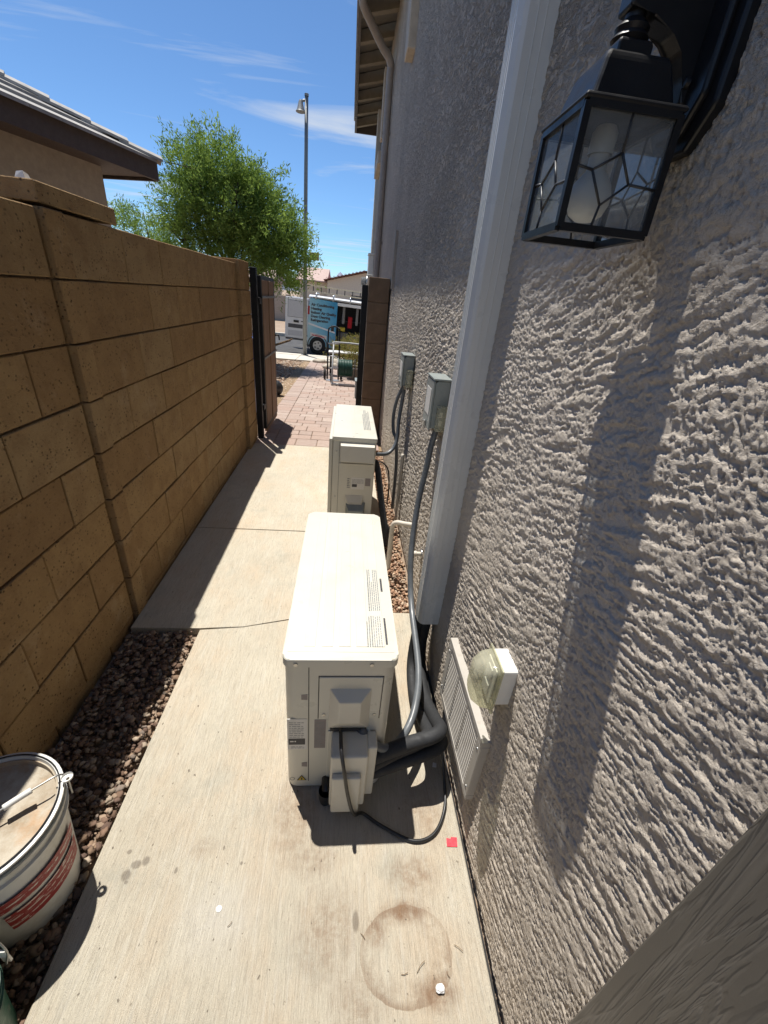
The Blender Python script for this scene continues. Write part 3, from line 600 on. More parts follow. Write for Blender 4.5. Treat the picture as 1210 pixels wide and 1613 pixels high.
# ------------------------------------------------------------------ outdoor condenser units
def rounded_rect(x0, x1, y0, y1, r, n=5):
    P = []
    for cx, cy, a0 in ((x1 - r, y1 - r, 0), (x0 + r, y1 - r, 90), (x0 + r, y0 + r, 180), (x1 - r, y0 + r, 270)):
        for i in range(n + 1):
            a = R_(a0 + 90 * i / n); P.append((cx + r * math.cos(a), cy + r * math.sin(a)))
    return P
def rr_prism(name, x0, x1, y0, y1, z0, z1, r, mat, parent, bev=0.0, topbev=True, **k):
    poly = rounded_rect(x0, x1, y0, y1, r); bm = bmesh.new(); n = len(poly)
    A = [bm.verts.new((x, y, z0)) for x, y in poly]; B = [bm.verts.new((x, y, z1)) for x, y in poly]
    bm.faces.new(A[::-1]); top = bm.faces.new(B)
    for i in range(n): bm.faces.new((A[i], A[(i + 1) % n], B[(i + 1) % n], B[i]))
    if bev: bmesh.ops.bevel(bm, geom=list(top.edges), offset=bev, segments=3, affect='EDGES', profile=.6)
    o = from_bm(name, bm, mat, parent, smooth=True, **k); o.data.set_sharp_from_angle(angle=R_(35)); return o
def dashes(name, x0, x1, y0, y1, z, mat, parent, rows, gap=.0016, seed=1, fill=.5, axis='XY', dense=True):
    """rows of print: short dashes like words, read along y (axis XY) or along x on a face of constant y (axis XZ)"""
    r = random.Random(seed); V, F = [], []
    pitch = (x1 - x0) / rows
    for k in range(rows):
        a = x0 + k * pitch; b = a + pitch * fill; t = y0; end = y1 - (r.random() * .35 * (y1 - y0) if r.random() < .35 else 0)
        while t < end:
            w = r.uniform(.004, .014); e = min(end, t + w); i = len(V)
            if axis == 'XY': V += [(a, t, z), (b, t, z), (b, e, z), (a, e, z)]
            else: V += [(t, z, a), (e, z, a), (e, z, b), (t, z, b)]
            F.append((i, i + 1, i + 2, i + 3)); t = e + gap + r.random() * .002
    return mesh(name, V, F, mat, parent)

ac = thing('condenser_unit', 'ivory condenser unit nearest the camera with printed warnings on its lid', 'air conditioner', (.02, 1.26, 0), 'outdoor condenser units')
AX0, AX1, AY0, AY1, AT = -.140, .186, .825, 1.700, .605
rr_prism('casing', AX0 + .004, AX1 - .004, AY0 + .004, AY1 - .004, .006, AT - .02, .035, M['acwhite'], ac)
lid = rr_prism('lid', AX0, AX1, AY0, AY1, AT - .028, AT, .024, M['acwhite'], ac, bev=.008)
for i, xx in enumerate((-.085, -.035, .015, .065, .115)):                                   # pressed ribs
    box('rib', xx, xx + .034, AY0 + .05, AY1 - .05, AT - .004, AT + .0016, M['acwhite'], lid, bev=.0014)
box('lid_edge', AX0 + .012, AX1 - .012, AY0 + .030, AY0 + .032, AT - .002, AT + .0009, M['acgrey'], lid)
dashes('printed_text', .098, .146, .875, 1.005, AT + .0022, M['inkgrey'], lid, 7, seed=3, fill=.42)
dashes('printed_text', .108, .148, 1.030, 1.255, AT + .0022, M['inkgrey'], lid, 6, seed=5, fill=.55)
dashes('printed_heading', .152, .158, .885, .995, AT + .0022, M['ink'], lid, 1, seed=6, fill=1)
dashes('printed_heading', .153, .160, 1.13, 1.24, AT + .0022, M['ink'], lid, 1, seed=8, fill=1)
FY = AY0 + .004
for xx in (-.102, .110): lathe('screw', [(0, -.004), (.006, -.003), (.0065, 0)], (xx, AY0, AT - .017), M['screw'], ac, seg=12, axis='Y')
mesh('seam', [(-.066, FY - .0006, .035), (-.0635, FY - .0006, .035), (-.0645, FY - .0006, AT - .03), (-.067, FY - .0006, AT - .03)], [(0, 1, 2, 3)], M['seam'], ac)
for zz in (.451, .127): prism('clip_recess', [(-.087, zz - .010), (-.069, zz - .012), (-.069, zz + .012), (-.087, zz + .009)], 'Y', FY - .0009, FY + .002, M['labeldark'], ac)
# service cover plate, its groove and the pyramid bump
box('service_panel', -.036, .147, FY - .004, FY + .004, .358, .537, M['acwhite'], ac, bev=.0025)
for (a, b_, c_, d_) in ((-.0385, -.036, .355, .5385), (.147, .1495, .355, .5385), (-.0385, .1495, .537, .5395)):
    box('panel_groove', a, b_, FY - .0007, FY + .002, c_, d_, M['seam'], ac)
for xx in (-.020, .132): lathe('screw', [(0, -.007), (.0055, -.006), (.006, -.003)], (xx, FY, .377), M['screw'], ac, seg=12, axis='Y')
def frustum(name, outer, yo, inner, yi, mat, parent):
    (a0, a1, b0, b1), (c0, c1, d0, d1) = outer, inner
    V = [(a0, yo, b0), (a1, yo, b0), (a1, yo, b1), (a0, yo, b1), (c0, yi, d0), (c1, yi, d0), (c1, yi, d1), (c0, yi, d1)]
    bm = bmesh.new(); vs = [bm.verts.new(v) for v in V]
    for f in ((4, 5, 6, 7), (0, 1, 5, 4), (1, 2, 6, 5), (2, 3, 7, 6), (3, 0, 4, 7)): bm.faces.new([vs[i] for i in f])
    bmesh.ops.bevel(bm, geom=list(bm.edges), offset=.003, segments=2, affect='EDGES', profile=.5, clamp_overlap=True)
    return from_bm(name, bm, mat, parent)
frustum('handle_bump', (-.006, .118, .315, .492), FY - .003, (.024, .086, .378, .468), FY - .035, M['acgrey'], ac)
box('handle_slot', .000, .112, FY - .006, FY - .001, .302, .314, M['seam'], ac)
# pipe cover below
vc = box('valve_cover', .006, .118, FY - .088, FY - .001, .048, .300, M['acgrey'], ac, bev=.007, seg=3)
box('valve_cover_step', .012, .100, FY - .106, FY - .086, .044, .225, M['acgrey'], vc, bev=.006, seg=3)
box('valve_cover_wing', .116, .146, FY - .060, FY - .002, .055, .300, M['acgrey'], vc, bev=.005)
box('lower_panel', -.006, .126, FY - .0035, FY + .002, .035, .300, M['acwhite'], ac, bev=.002)
box('rating_label', -.130, -.070, FY - .0010, FY + .001, .208, .354, M['label'], ac)
rl = box('label_badge', -.127, -.076, FY - .0016, FY - .0006, .232, .262, M['ink'], ac, bev=.0004)
dashes('label_print', .268, .345, -.124, -.080, FY - .0014, M['inkgrey'], ac, 9, seed=9, axis='XZ', fill=.35)
dashes('label_print', .214, .226, -.120, -.078, FY - .0014, M['inkgrey'], ac, 2, seed=10, axis='XZ', fill=.4)
dashes('label_print', .246, .253, -.122, -.104, FY - .0019, M['label'], ac, 1, seed=12, axis='XZ', fill=.8)
box('data_plate', -.048, -.013, FY - .0010, FY + .001, .213, .350, M['labeldark'], ac)
dashes('label_print', .222, .345, -.045, -.017, FY - .0014, M['inkgrey'], ac, 16, seed=14, axis='XZ', fill=.35)
mesh('warning_triangle', [(-.104, FY - .0012, .040), (-.070, FY - .0012, .040), (-.087, FY - .0012, .070)], [(0, 1, 2)], M['ink'], ac)
mesh('warning_triangle', [(-.0985, FY - .0018, .0435), (-.0755, FY - .0018, .0435), (-.087, FY - .0018, .0640)], [(0, 1, 2)], M['yellow'], ac)
mesh('warning_mark', [(-.089, FY - .0023, .046), (-.085, FY - .0023, .046), (-.084, FY - .0023, .057), (-.090, FY - .0023, .057)], [(0, 1, 2, 3)], M['ink'], ac)
lathe('recycle_mark', [(.006, -.0003), (.008, -.0005), (.009, -.0003)], (-.118, FY - .0007, .050), M['inkgrey'], ac, seg=16, axis='Y')
for yy in (.95, 1.52): box('foot', -.128, .178, yy, yy + .06, 0, .031, M['acgrey'], ac, bev=.004)
lathe('drain_cap', [(.0, -.035), (.020, -.034), (.024, -.01), (.024, .02)], (-.004, .785, .036), M['cable'], ac, seg=18)
tube('drain_elbow', [(-.004, .785, .045), (-.004, .80, .05), (-.004, .84, .045)], .016, M['cable'], ac, seg=12)
# fan guard on the side that faces the path
def fan_guard(parent, x, yc, zc, R, n=7):
    bm_v, bm_f = [], []
    for j in range(n):
        r = R * (j + 1) / n; V, F = tube_geo([Vector((x, yc + r * math.cos(2 * math.pi * i / 36), zc + r * math.sin(2 * math.pi * i / 36))) for i in range(37)], .0022, 5, False); o_ = len(bm_v); bm_v += [tuple(v) for v in V]; bm_f += [tuple(q + o_ for q in f) for f in F]
    for j in range(6):
        a = math.pi * j / 6; V, F = tube_geo([Vector((x, yc - R * math.cos(a), zc - R * math.sin(a))), Vector((x, yc + R * math.cos(a), zc + R * math.sin(a)))], .003, 5); o_ = len(bm_v); bm_v += [tuple(v) for v in V]; bm_f += [tuple(q + o_ for q in f) for f in F]
    return mesh('fan_guard', bm_v, bm_f, M['acgrey'], parent)
fan_guard(ac, AX0 + .003, 1.30, .31, .23)
lathe('fan_opening', [(0, -.0015), (.235, -.0015), (.24, .002)], (AX0 + .006, 1.30, .31), M['seam'], ac, seg=36, axis='X')

a2 = thing('condenser_unit', 'ivory condenser unit farther down the path towards the gate', 'air conditioner', (.08, 2.85, 0), 'outdoor condenser units')
BX0, BX1, BY0, BY1, BT = -.060, .214, 2.45, 3.30, .735
box('casing', BX0, BX1 - .004, BY0 + .004, BY1 - .004, .03, BT - .02, M['acwhite'], a2, bev=.006)
l2 = box('lid', BX0 - .003, BX1, BY0, BY1, BT - .026, BT, M['acwhite'], a2, bev=.004)
box('rib', .06, .078, BY0 + .02, BY1 - .02, BT - .003, BT + .0012, M['acwhite'], l2, bev=.001)
dashes('printed_text', .135, .185, 2.63, 3.15, BT + .002, M['inkgrey'], l2, 5, seed=21, fill=.5, gap=.004)
box('front_flange', BX0 - .022, BX0 - .001, BY0 + .002, BY1 - .002, .03, BT - .015, M['acwhite'], a2, bev=.005)
F2 = BY0 + .004
frustum('wiring_cover', (-.012, .200, .572, .698), F2 - .0005, (-.010, .198, .590, .694), F2 - .050, M['acgrey'], a2)
box('panel_lip', -.014, .200, F2 - .010, F2 + .001, .556, .566, M['acgrey'], a2, bev=.002)
mesh('seam', [(-.0185, F2 - .0006, .04), (-.0165, F2 - .0006, .04), (-.0165, F2 - .0006, .70), (-.0185, F2 - .0006, .70)], [(0, 1, 2, 3)], M['seam'], a2)
for zz in (.64, .33): lathe('screw', [(0, -.004), (.006, -.003), (.0065, 0)], (-.036, F2, zz), M['screw'], a2, seg=10, axis='Y')
for xx in (.005, .180): lathe('screw', [(0, -.004), (.005, -.003), (.0055, 0)], (xx, F2 - .046, .605), M['screw'], a2, seg=10, axis='Y')
box('rating_label', .066, .150, F2 - .001, F2 + .001, .388, .470, M['label'], a2)
box('label_badge', .072, .104, F2 - .0016, F2 - .0006, .404, .424, M['ink'], a2)
dashes('label_print', .430, .462, .072, .145, F2 - .0016, M['inkgrey'], a2, 5, seed=25, axis='XZ', fill=.35)
box('data_plate', .156, .190, F2 - .001, F2 + .001, .414, .468, M['labeldark'], a2)
dashes('label_print', .395, .470, .040, .058, F2 - .001, M['inkgrey'], a2, 6, seed=26, axis='XZ', fill=.5)
frustum('handle_recess', (.030, .150, .15, .345), F2 - .0005, (.048, .140, .17, .300), F2 - .022, M['acgrey'], a2)
frustum('valve_cover', (.035, .165, .05, .295), F2 - .0007, (.055, .150, .06, .265), F2 - .075, M['boxgrey'], a2)
for yy in (2.56, 3.12): box('foot', -.09, .235, yy, yy + .06, 0, .031, M['acgrey'], a2, bev=.004)
fan_guard(a2, BX0 - .026, 2.95, .37, .24)
lathe('fan_opening', [(0, -.0015), (.245, -.0015), (.25, .002)], (BX0 - .022, 2.95, .37), M['seam'], a2, seg=36, axis='X')

# ------------------------------------------------------------------ line-set cover and the pipes that leave it
ch = thing('line_set_cover', 'tall pale plastic line set cover running up the stucco wall', 'pipe cover', (.4, 1.36, .29))
prof = [(.352, 1.335), (.362, 1.318), (.372, 1.312), (.432, 1.312), (.446, 1.312), (.446, 1.418), (.372, 1.418), (.362, 1.412), (.352, 1.395)]
prism('cover', prof, 'Z', .292, 4.35, M['channel'], ch, bev=0)
for yy in (1.345, 1.36, 1.372, 1.386): box('flute', .3505, .353, yy, yy + .004, .293, 4.349, M['channel'], ch, bev=.0008)
for xx in (.392, .412): box('flute', xx, xx + .003, 1.3105, 1.313, .293, 4.349, M['channel'], ch, bev=.0006)
ls = thing('insulated_line_set', 'thick dark foam insulated refrigerant lines bending to the nearest condenser', 'pipe', (.38, 1.0, 0))
LA = [(.405, 1.36, .34), (.400, 1.37, .24), (.388, 1.33, .085), (.380, 1.15, .065), (.382, .98, .145), (.375, .885, .215), (.335, .850, .228), (.25, .835, .212), (.125, .80, .195)]
tube('pipe_sleeve', LA, .0235, M['foam'], ls, seg=16)
LB = [(.378, 1.365, .34), (.372, 1.38, .22), (.355, 1.32, .055), (.345, 1.16, .035), (.350, 1.0, .10), (.342, .90, .170), (.30, .858, .186), (.22, .836, .172), (.125, .80, .155)]
tube('pipe_sleeve', LB, .023, M['foam'], ls, seg=16)
tube('pipe_sleeve', [(.40, 1.40, .34), (.405, 1.40, .2), (.400, 1.34, .06), (.398, 1.2, .03), (.40, 1.0, .06), (.39, .88, .15), (.33, .835, .165), (.24, .82, .14), (.125, .80, .115)], .021, M['foam'], ls, seg=14)
c1 = tube('power_whip', [(.410, 1.76, 1.03), (.395, 1.755, .93), (.384, 1.74, .827), (.360, 1.70, .65), (.343, 1.61, .45), (.345, 1.47, .28), (.338, 1.15, .221), (.304, .985, .205), (.255, .89, .186), (.185, .822, .215), (.130, .815, .262), (.095, .828, .308)], .0135, M['conduit'], None, seg=14)
tag(c1, 'grey flexible conduit hanging from the near disconnect box to the nearest condenser', 'conduit')
c2 = tube('control_cable', [(.033, .812, .325), (.036, .745, .325), (.046, .715, .28), (.062, .700, .18), (.085, .705, .07), (.118, .735, .012), (.176, .700, .007), (.273, .655, .007), (.345, .672, .008), (.392, .74, .010), (.405, .82, .03), (.395, .885, .12), (.385, .90, .20)], .0055, M['cable'], None, seg=10)
tag(c2, 'thin black cable looping on the concrete below the nearest condenser', 'cable')
c3 = tube('power_whip', [(.405, 2.86, 1.02), (.395, 2.86, .88), (.386, 2.85, .765), (.376, 2.80, .61), (.32, 2.75, .545), (.225, 2.70, .548)], .013, M['conduit'], None, seg=12)
tag(c3, 'grey flexible conduit from the far disconnect box to the farther condenser', 'conduit')
c4 = tube('power_whip', [(.415, 2.90, 1.02), (.37, 2.91, .90), (.352, 2.91, .78), (.362, 2.90, .66), (.385, 2.88, .60), (.405, 2.87, .40), (.41, 2.87, .05)], .012, M['conduit'], None, seg=12)
tag(c4, 'dark conduit dropping straight down the wall below the far disconnect box', 'conduit')
l3 = thing('insulated_line_set', 'black insulated lines at the side of the farther condenser', 'pipe', (.26, 2.5, 0))
tube('pipe_sleeve', [(.220, 2.62, .53), (.243, 2.58, .48), (.262, 2.50, .37), (.285, 2.42, .25), (.31, 2.36, .13), (.315, 2.36, .03)], .021, M['foam'], l3, seg=14)
tube('pipe_sleeve', [(.12, 2.40, .17), (.20, 2.40, .17), (.29, 2.40, .16), (.33, 2.40, .10), (.345, 2.42, .0)], .024, M['foam'], l3, seg=14)
tube('control_wire', [(.214, 2.64, .51), (.27, 2.64, .515), (.32, 2.64, .46), (.335, 2.62, .33), (.33, 2.60, .22)], .005, M['cable'], l3, seg=8)
pv = thing('drain_pipe', 'ivory plastic drain pipe elbow coming out of the wall behind the near condenser', 'pipe', (.38, 2.1, 0))
tube('elbow', [(.445, 2.02, .375), (.38, 2.06, .362), (.335, 2.09, .352), (.317, 2.10, .33), (.314, 2.105, .28), (.314, 2.105, .02)], .0145, M['ivorypvc'], pv, seg=14, n=10)
lathe('escutcheon', [(.016, -.006), (.026, -.005), (.028, 0)], (.437, 2.02, .375), M['ivorypvc'], pv, seg=20, axis='X')
p2 = tube('wall_conduit', [(.418, 2.70, .56), (.418, 2.70, .4), (.418, 2.70, .2), (.418, 2.70, -.02)], .010, M['ivorypvc'], None, seg=10)
tag(p2, 'thin ivory conduit running down the stucco wall by the farther condenser', 'conduit')
hb = thing('hose_bib', 'small weathered pipe stub on the wall beside the hanging conduit', 'pipe stub', (.42, 1.80, .33))
lathe('stub', [(0, -.055), (.014, -.054), (.016, -.03), (.011, -.028), (.011, 0)], (.44, 1.80, .33), M['ivorypvc'], hb, seg=16, axis='X')
lathe('collar', [(.018, -.006), (.024, -.004), (.025, 0)], (.438, 1.80, .33), M['screw'], hb, seg=16, axis='X')

# ------------------------------------------------------------------ boxes on the wall
def disconnect(y0, y1, z0, z1, label):
    t = thing('disconnect_box', label, 'electrical box', (WX, y0, z0), 'disconnect boxes')
    x0 = .372
    prism('box_body', [(x0, z0), (WX - .004, z0), (WX - .004, z1), (x0 + .012, z1), (x0, z1 - .01)], 'Y', y0, y1, M['boxgrey'], t, bev=.003)
    box('lid', x0 - .010, WX - .001, y0 - .006, y1 + .006, z1 + .001, z1 + .009, M['boxgrey'], t, bev=.002)
    box('front_cover', x0 - .008, x0 - .001, y0 - .004, y1 + .004, z0 - .006, z1 - .002, M['boxgrey'], t, bev=.002)
    box('warning_sticker', x0 - .0095, x0 - .0085, y0 + .03, y1 - .02, z0 + .05, z1 - .04, M['label'], t)
    box('hasp', x0 - .018, x0 - .009, y0 + .06, y0 + .085, z0 - .02, z0 + .02, M['screw'], t, bev=.002)
    rr = rr_prism('meter_cover', x0 + .017, WX - .006, y0 - .036, y0 - .001, z0 - .004, z0 + .102, .012, M['clear'], t, bev=.010)
    box('outlet_plate', x0 + .022, WX - .012, y0 - .006, y0 - .0015, z0 + .006, z0 + .092, M['boxgrey'], t, bev=.001)
    for zz in (.026, .062): box('receptacle', x0 + .032, WX - .022, y0 - .010, y0 - .0062, z0 + zz - .012, z0 + zz + .012, M['whiteplastic'], t, bev=.002)
    lathe('conduit_fitting', [(.020, 0), (.020, -.016), (.015, -.018), (.015, -.03)], (.408, y0 + .04, z0), M['screw'], t, seg=14)
    return t
disconnect(1.73, 1.875, 1.022, 1.222, 'grey disconnect box beside the pale line set cover')
disconnect(2.77, 2.92, 1.008, 1.190, 'smaller looking grey disconnect box farther along near the gate pillar')

vt = thing('vent_grille', 'grey beige louvred vent grille low on the stucco wall', 'vent', (WX, .88, .17))
VX = WX - .024; vy0, vy1, vz0, vz1 = .682, 1.078, .174, .448
for (a, b_, c_, d_) in ((vy0, vy1, vz0, vz0 + .022), (vy0, vy1, vz1 - .022, vz1), (vy0, vy0 + .035, vz0 + .0221, vz1 - .0221), (vy1 - .035, vy1, vz0 + .0221, vz1 - .0221)):
    box('frame_rail', VX, WX + .004, a, b_, c_, d_, M['ventpaint'], vt, bev=.002)
iy0, iy1 = vy0 + .0351, vy1 - .0351
for yy in (iy0 + (iy1 - iy0) / 3, iy0 + 2 * (iy1 - iy0) / 3): box('divider', VX + .001, WX - .004, yy - .006, yy + .006, vz0 + .0221, vz1 - .0221, M['ventpaint'], vt, bev=.001)
ns = 14; pitch_ = (vz1 - vz0 - .046) / ns
for i in range(ns):
    zc = vz0 + .023 + pitch_ * (i + .5)
    box('louvre', VX + .0015, VX + .0045, iy0, iy1, zc - pitch_ * .27, zc + pitch_ * .27, M['ventpaint'], vt)
box('backing', WX - .0075, WX + .002, iy0, iy1, vz0 + .0222, vz1 - .0222, M['seam'], vt)
for (yy, zz) in ((vy0 + .016, .40), (vy0 + .016, .22), (vy1 - .016, .40), (vy1 - .016, .22)): lathe('screw', [(0, -.002), (.0045, -.0015), (.005, 0)], (VX, yy, zz), M['screw'], vt, seg=10, axis='X')

gf = thing('outlet_box', 'white outdoor outlet box with yellowed clear bubble cover above the vent', 'outlet', (WX, .72, .54))
box('box_body', .402, WX + .004, .664, .742, .627, .742, M['whiteplastic'], gf, bev=.004)
bm = bmesh.new()
prs = [(.4015, .660, .746, .606, .748, .016), (.372, .663, .743, .608, .744, .020), (.352, .672, .735, .618, .732, .024), (.345, .690, .718, .645, .705, .013)]
loops = []
for (x, a, b_, c_, d_, r) in prs: loops.append([bm.verts.new((x, u, v)) for u, v in rounded_rect(a, b_, c_, d_, r, 4)])
for A, B in zip(loops, loops[1:]):
    for i in range(len(A)): bm.faces.new((A[i], A[(i + 1) % len(A)], B[(i + 1) % len(B)], B[i]))
bm.faces.new(loops[-1])
from_bm('bubble_cover', bm, M['clear'], gf, smooth=True)
box('cover_flange', .396, .4018, .656, .750, .602, .752, M['clear'], gf, bev=.002)
box('outlet_plate', .3915, .3955, .674, .732, .622, .732, M['whiteplastic'], gf, bev=.001)
for zz in (.652, .704): box('receptacle', .387, .3912, .688, .718, zz - .017, zz + .017, M['whiteplastic'], gf, bev=.003)

# ------------------------------------------------------------------ wall lantern
la = thing('wall_lantern', 'black wall lantern with patterned glass and white bulb', 'lantern', (WX, .67, 1.75))
LXc, LYc = .330, .697
zb, zt = 1.606, 1.729; sb, st = .0595, .0595
def sq(s, z): return [(LXc - s, LYc - s, z), (LXc + s, LYc - s, z), (LXc + s, LYc + s, z), (LXc - s, LYc + s, z)]
B4, T4 = sq(sb, zb), sq(st, zt)
def bar(name, p, q, r, mat, parent):
    V, F = tube_geo([Vector(p), Vector(q)], r, 4); return mesh(name, [tuple(v) for v in V], F, mat, parent)
for i in range(4):
    bar('corner_bar', B4[i], T4[i], .0062, M['black'], la)
    bar('bottom_rail', B4[i], B4[(i + 1) % 4], .0066, M['black'], la)
    bar('top_rail', T4[i], T4[(i + 1) % 4], .0066, M['black'], la)
def fpt(i, u, v, off=0.0):                     # point on glass face i; u along the edge, v up
    a, b_, c_, d_ = (Vector(B4[i]), Vector(B4[(i + 1) % 4]), Vector(T4[(i + 1) % 4]), Vector(T4[i]))
    p = (a * (1 - u) + b_ * u) * (1 - v) + (d_ * (1 - u) + c_ * u) * v
    nrm = ((b_ - a).cross(d_ - a)).normalized(); return p + nrm * off
for i in range(4):
    q = [tuple(fpt(i, u, v)) for u, v in ((.02, .02), (.98, .02), (.98, .98), (.02, .98))]
    pn = mesh('glass_pane', q, [(0, 1, 2, 3)], M['glass'], la)
    lines = [((.5, 1), (.5, .66)), ((.5, .66), (.22, .50)), ((.5, .66), (.66, .42)), ((.22, .50), (.0, .53)), ((.22, .50), (.40, .22)), ((.66, .42), (1, .40)), ((.66, .42), (.40, .22)), ((.40, .22), (.36, .0)), ((.5, .66), (.40, .22))][:8]
    V, F = [], []
    for p, s in lines:
        v_, f_ = tube_geo([fpt(i, *p, .0005), fpt(i, *s, .0005)], .0016, 6); o_ = len(V); V += [tuple(k) for k in v_]; F += [tuple(k + o_ for k in f) for f in f_]
    mesh('leading', V, F, M['lead'], pn, smooth=True)
def loft(name, rings, mat, parent, bev=.002):
    bm = bmesh.new(); L = [[bm.verts.new(p) for p in r] for r in rings]
    for A, B in zip(L, L[1:]):
        for i in range(4): bm.faces.new((A[i], A[(i + 1) % 4], B[(i + 1) % 4], B[i]))
    bm.faces.new(L[0][::-1]); bm.faces.new(L[-1])
    if bev: bmesh.ops.bevel(bm, geom=list(bm.edges), offset=bev, segments=2, affect='EDGES', profile=.5, clamp_overlap=True)
    return from_bm(name, bm, mat, parent)
loft('brim', [sq(.0635, zt + .002), sq(.066, zt + .005), sq(.063, zt + .009)], M['black'], la, .0012)
loft('hood', [sq(.053, zt + .0095), sq(.049, zt + .025), sq(.042, zt + .050), sq(.038, zt + .057)], M['black'], la, .004)
loft('hood_cap', [sq(.022, zt + .0575), sq(.022, zt + .072), sq(.019, zt + .076)], M['black'], la, .002)
lathe('finial', [(.018, 0), (.022, .004), (.018, .009), (.020, .014), (.012, .022), (.012, .05)], (LXc, LYc, zt + .0762), M['black'], la, seg=20)
lathe('socket', [(.016, 0), (.0165, .022), (.012, .03)], (LXc, LYc, zt - .030), M['bulb'], la, seg=20)
lathe('bulb', [(0, -.031), (.012, -.029), (.0225, -.022), (.028, -.010), (.0285, .001), (.025, .013), (.018, .022), (.013, .028), (.0125, .046)], (LXc, LYc, zt - .0755), M['bulb'], la, seg=28)
# bracket: arm with concave underside, from the back plate to the finial
ax = [(LXc - .016, 1.832), (LXc - .016, 1.86), (LXc + .01, 1.89), (WX - .022, 1.92), (WX - .022, 1.752), (WX - .030, 1.755), (WX - .034, 1.78), (WX - .045, 1.803), (WX - .062, 1.818), (LXc + .016, 1.826), (LXc + .014, 1.832)]
prism('bracket_arm', ax, 'Y', LYc - .016, LYc + .016, M['black'], la, bev=.004)
lathe('bracket_screw', [(0, -.006), (.005, -.005), (.006, 0)], (WX - .028, LYc - .017, 1.775), M['black'], la, seg=12, axis='X')
pl = [(LYc - .030, 1.705), (LYc + .030, 1.705), (LYc + .062, 1.745), (LYc + .062, 2.00), (LYc + .030, 2.04), (LYc - .030, 2.04), (LYc - .062, 2.00), (LYc - .062, 1.745)]
prism('back_plate', pl, 'X', WX - .014, WX + .004, M['black'], la, bev=.004)
prism('back_plate_step', [(LYc + (u - LYc) * .76, 1.8725 + (v - 1.8725) * .90) for u, v in pl], 'X', WX - .024, WX - .0138, M['black'], la, bev=.004)

# ------------------------------------------------------------------ pails at lower left
def pail(cx, cy, z0, H, rt, rb, label, mats, **k):
    t = thing('pail', label, 'bucket', (cx, cy, z0), None)
    body = lathe('body', [(0, .003), (rb - .01, .003), (rb, 0), (rb, .008), (rb + (rt - .008 - rb) * .80, H * .80), (rt - .004, H * .815), (rt - .003, H * .84), (rt - .009, H * .85), (rt - .007, H * .90), (rt - .002, H * .91), (rt - .001, H * .935), (rt - .008, H * .945), (rt - .006, H * .98), (rt, H * .985), (rt, H), (rt - .012, H + .002), (rt - .014, H - .006), (rt - .022, H - .03)], (cx, cy, z0), mats[0], t, seg=56)
    return t
pa = pail(-.806, .590, -.014, .352, .160, .124, 'large white pail with worn red print and a crusted lid', (M['pail'],))
lathe('lid', [(.146, 0), (.142, .002), (.140, -.012), (.127, -.014), (.08, -.011), (0, -.012)], (-.806, .590, .3295), M['palecrust'], pa, seg=56)
lathe('gasket', [(.150, 0), (.153, .002), (.150, .004)], (-.806, .590, .340), M['cable'], pa, seg=56)
lathe('rim_band', [(.1545, 0), (.1575, .002), (.1575, .014), (.1545, .016)], (-.806, .590, .305), M['boxgrey'], pa, seg=56)
def label_patch(name, cx, cy, z0, z1, r0, r1, a0, a1, mat, parent, n=16):
    V, F = [], []
    for i in range(n + 1):
        a = R_(a0 + (a1 - a0) * i / n)
        V += [(cx + r0 * math.cos(a), cy + r0 * math.sin(a), z0), (cx + r1 * math.cos(a), cy + r1 * math.sin(a), z1)]
    for i in range(n): F.append((2 * i, 2 * i + 2, 2 * i + 3, 2 * i + 1))
    return mesh(name, V, F, mat, parent, smooth=True)
def rr_(z): return .124 + (.152 - .124) * (z + .014 - .008) / (.352 * .80 - .008)
label_patch('red_label', -.806, .590, .075, .150, rr_(.075) + .0012, rr_(.150) + .0012, -58, 22, M['redprint'], pa)
label_patch('red_label', -.806, .590, .172, .214, rr_(.172) + .0012, rr_(.214) + .0012, -60, 20, M['redprint'], pa)
tube('bail_wire', [(-.662, .672, .285), (-.672, .680, .352), (-.710, .645, .362), (-.780, .582, .354), (-.845, .53, .351), (-.92, .48, .341), (-.93, .475, .285)], .0022, M['wire'], pa, seg=8)
tube('grip', [(-.718, .638, .362), (-.738, .620, .360), (-.758, .602, .357)], .0075, M['whiteplastic'], pa, seg=12)
lathe('bail_ear', [(.004, -.008), (.012, -.006), (.013, 0)], (-.658, .672, .356), M['whiteplastic'], pa, seg=16)
pb = pail(-.752, .285, -.012, .225, .132, .105, 'green pail at the lower left corner with a wire bail', (M['green'],))
lathe('lid', [(.120, .002), (.112, -.004), (.06, -.003), (0, -.004)], (-.752, .285, .203), M['green'], pb, seg=48)
tube('bail_wire', [(-.655, .385, .19), (-.648, .392, .235), (-.68, .40, .275), (-.74, .38, .30), (-.82, .33, .28), (-.868, .27, .20)], .002, M['wire'], pb, seg=8)
box('bail_tag', -.664, -.648, .388, .393, .188, .236, M['whiteplastic'], pb, bev=.001)

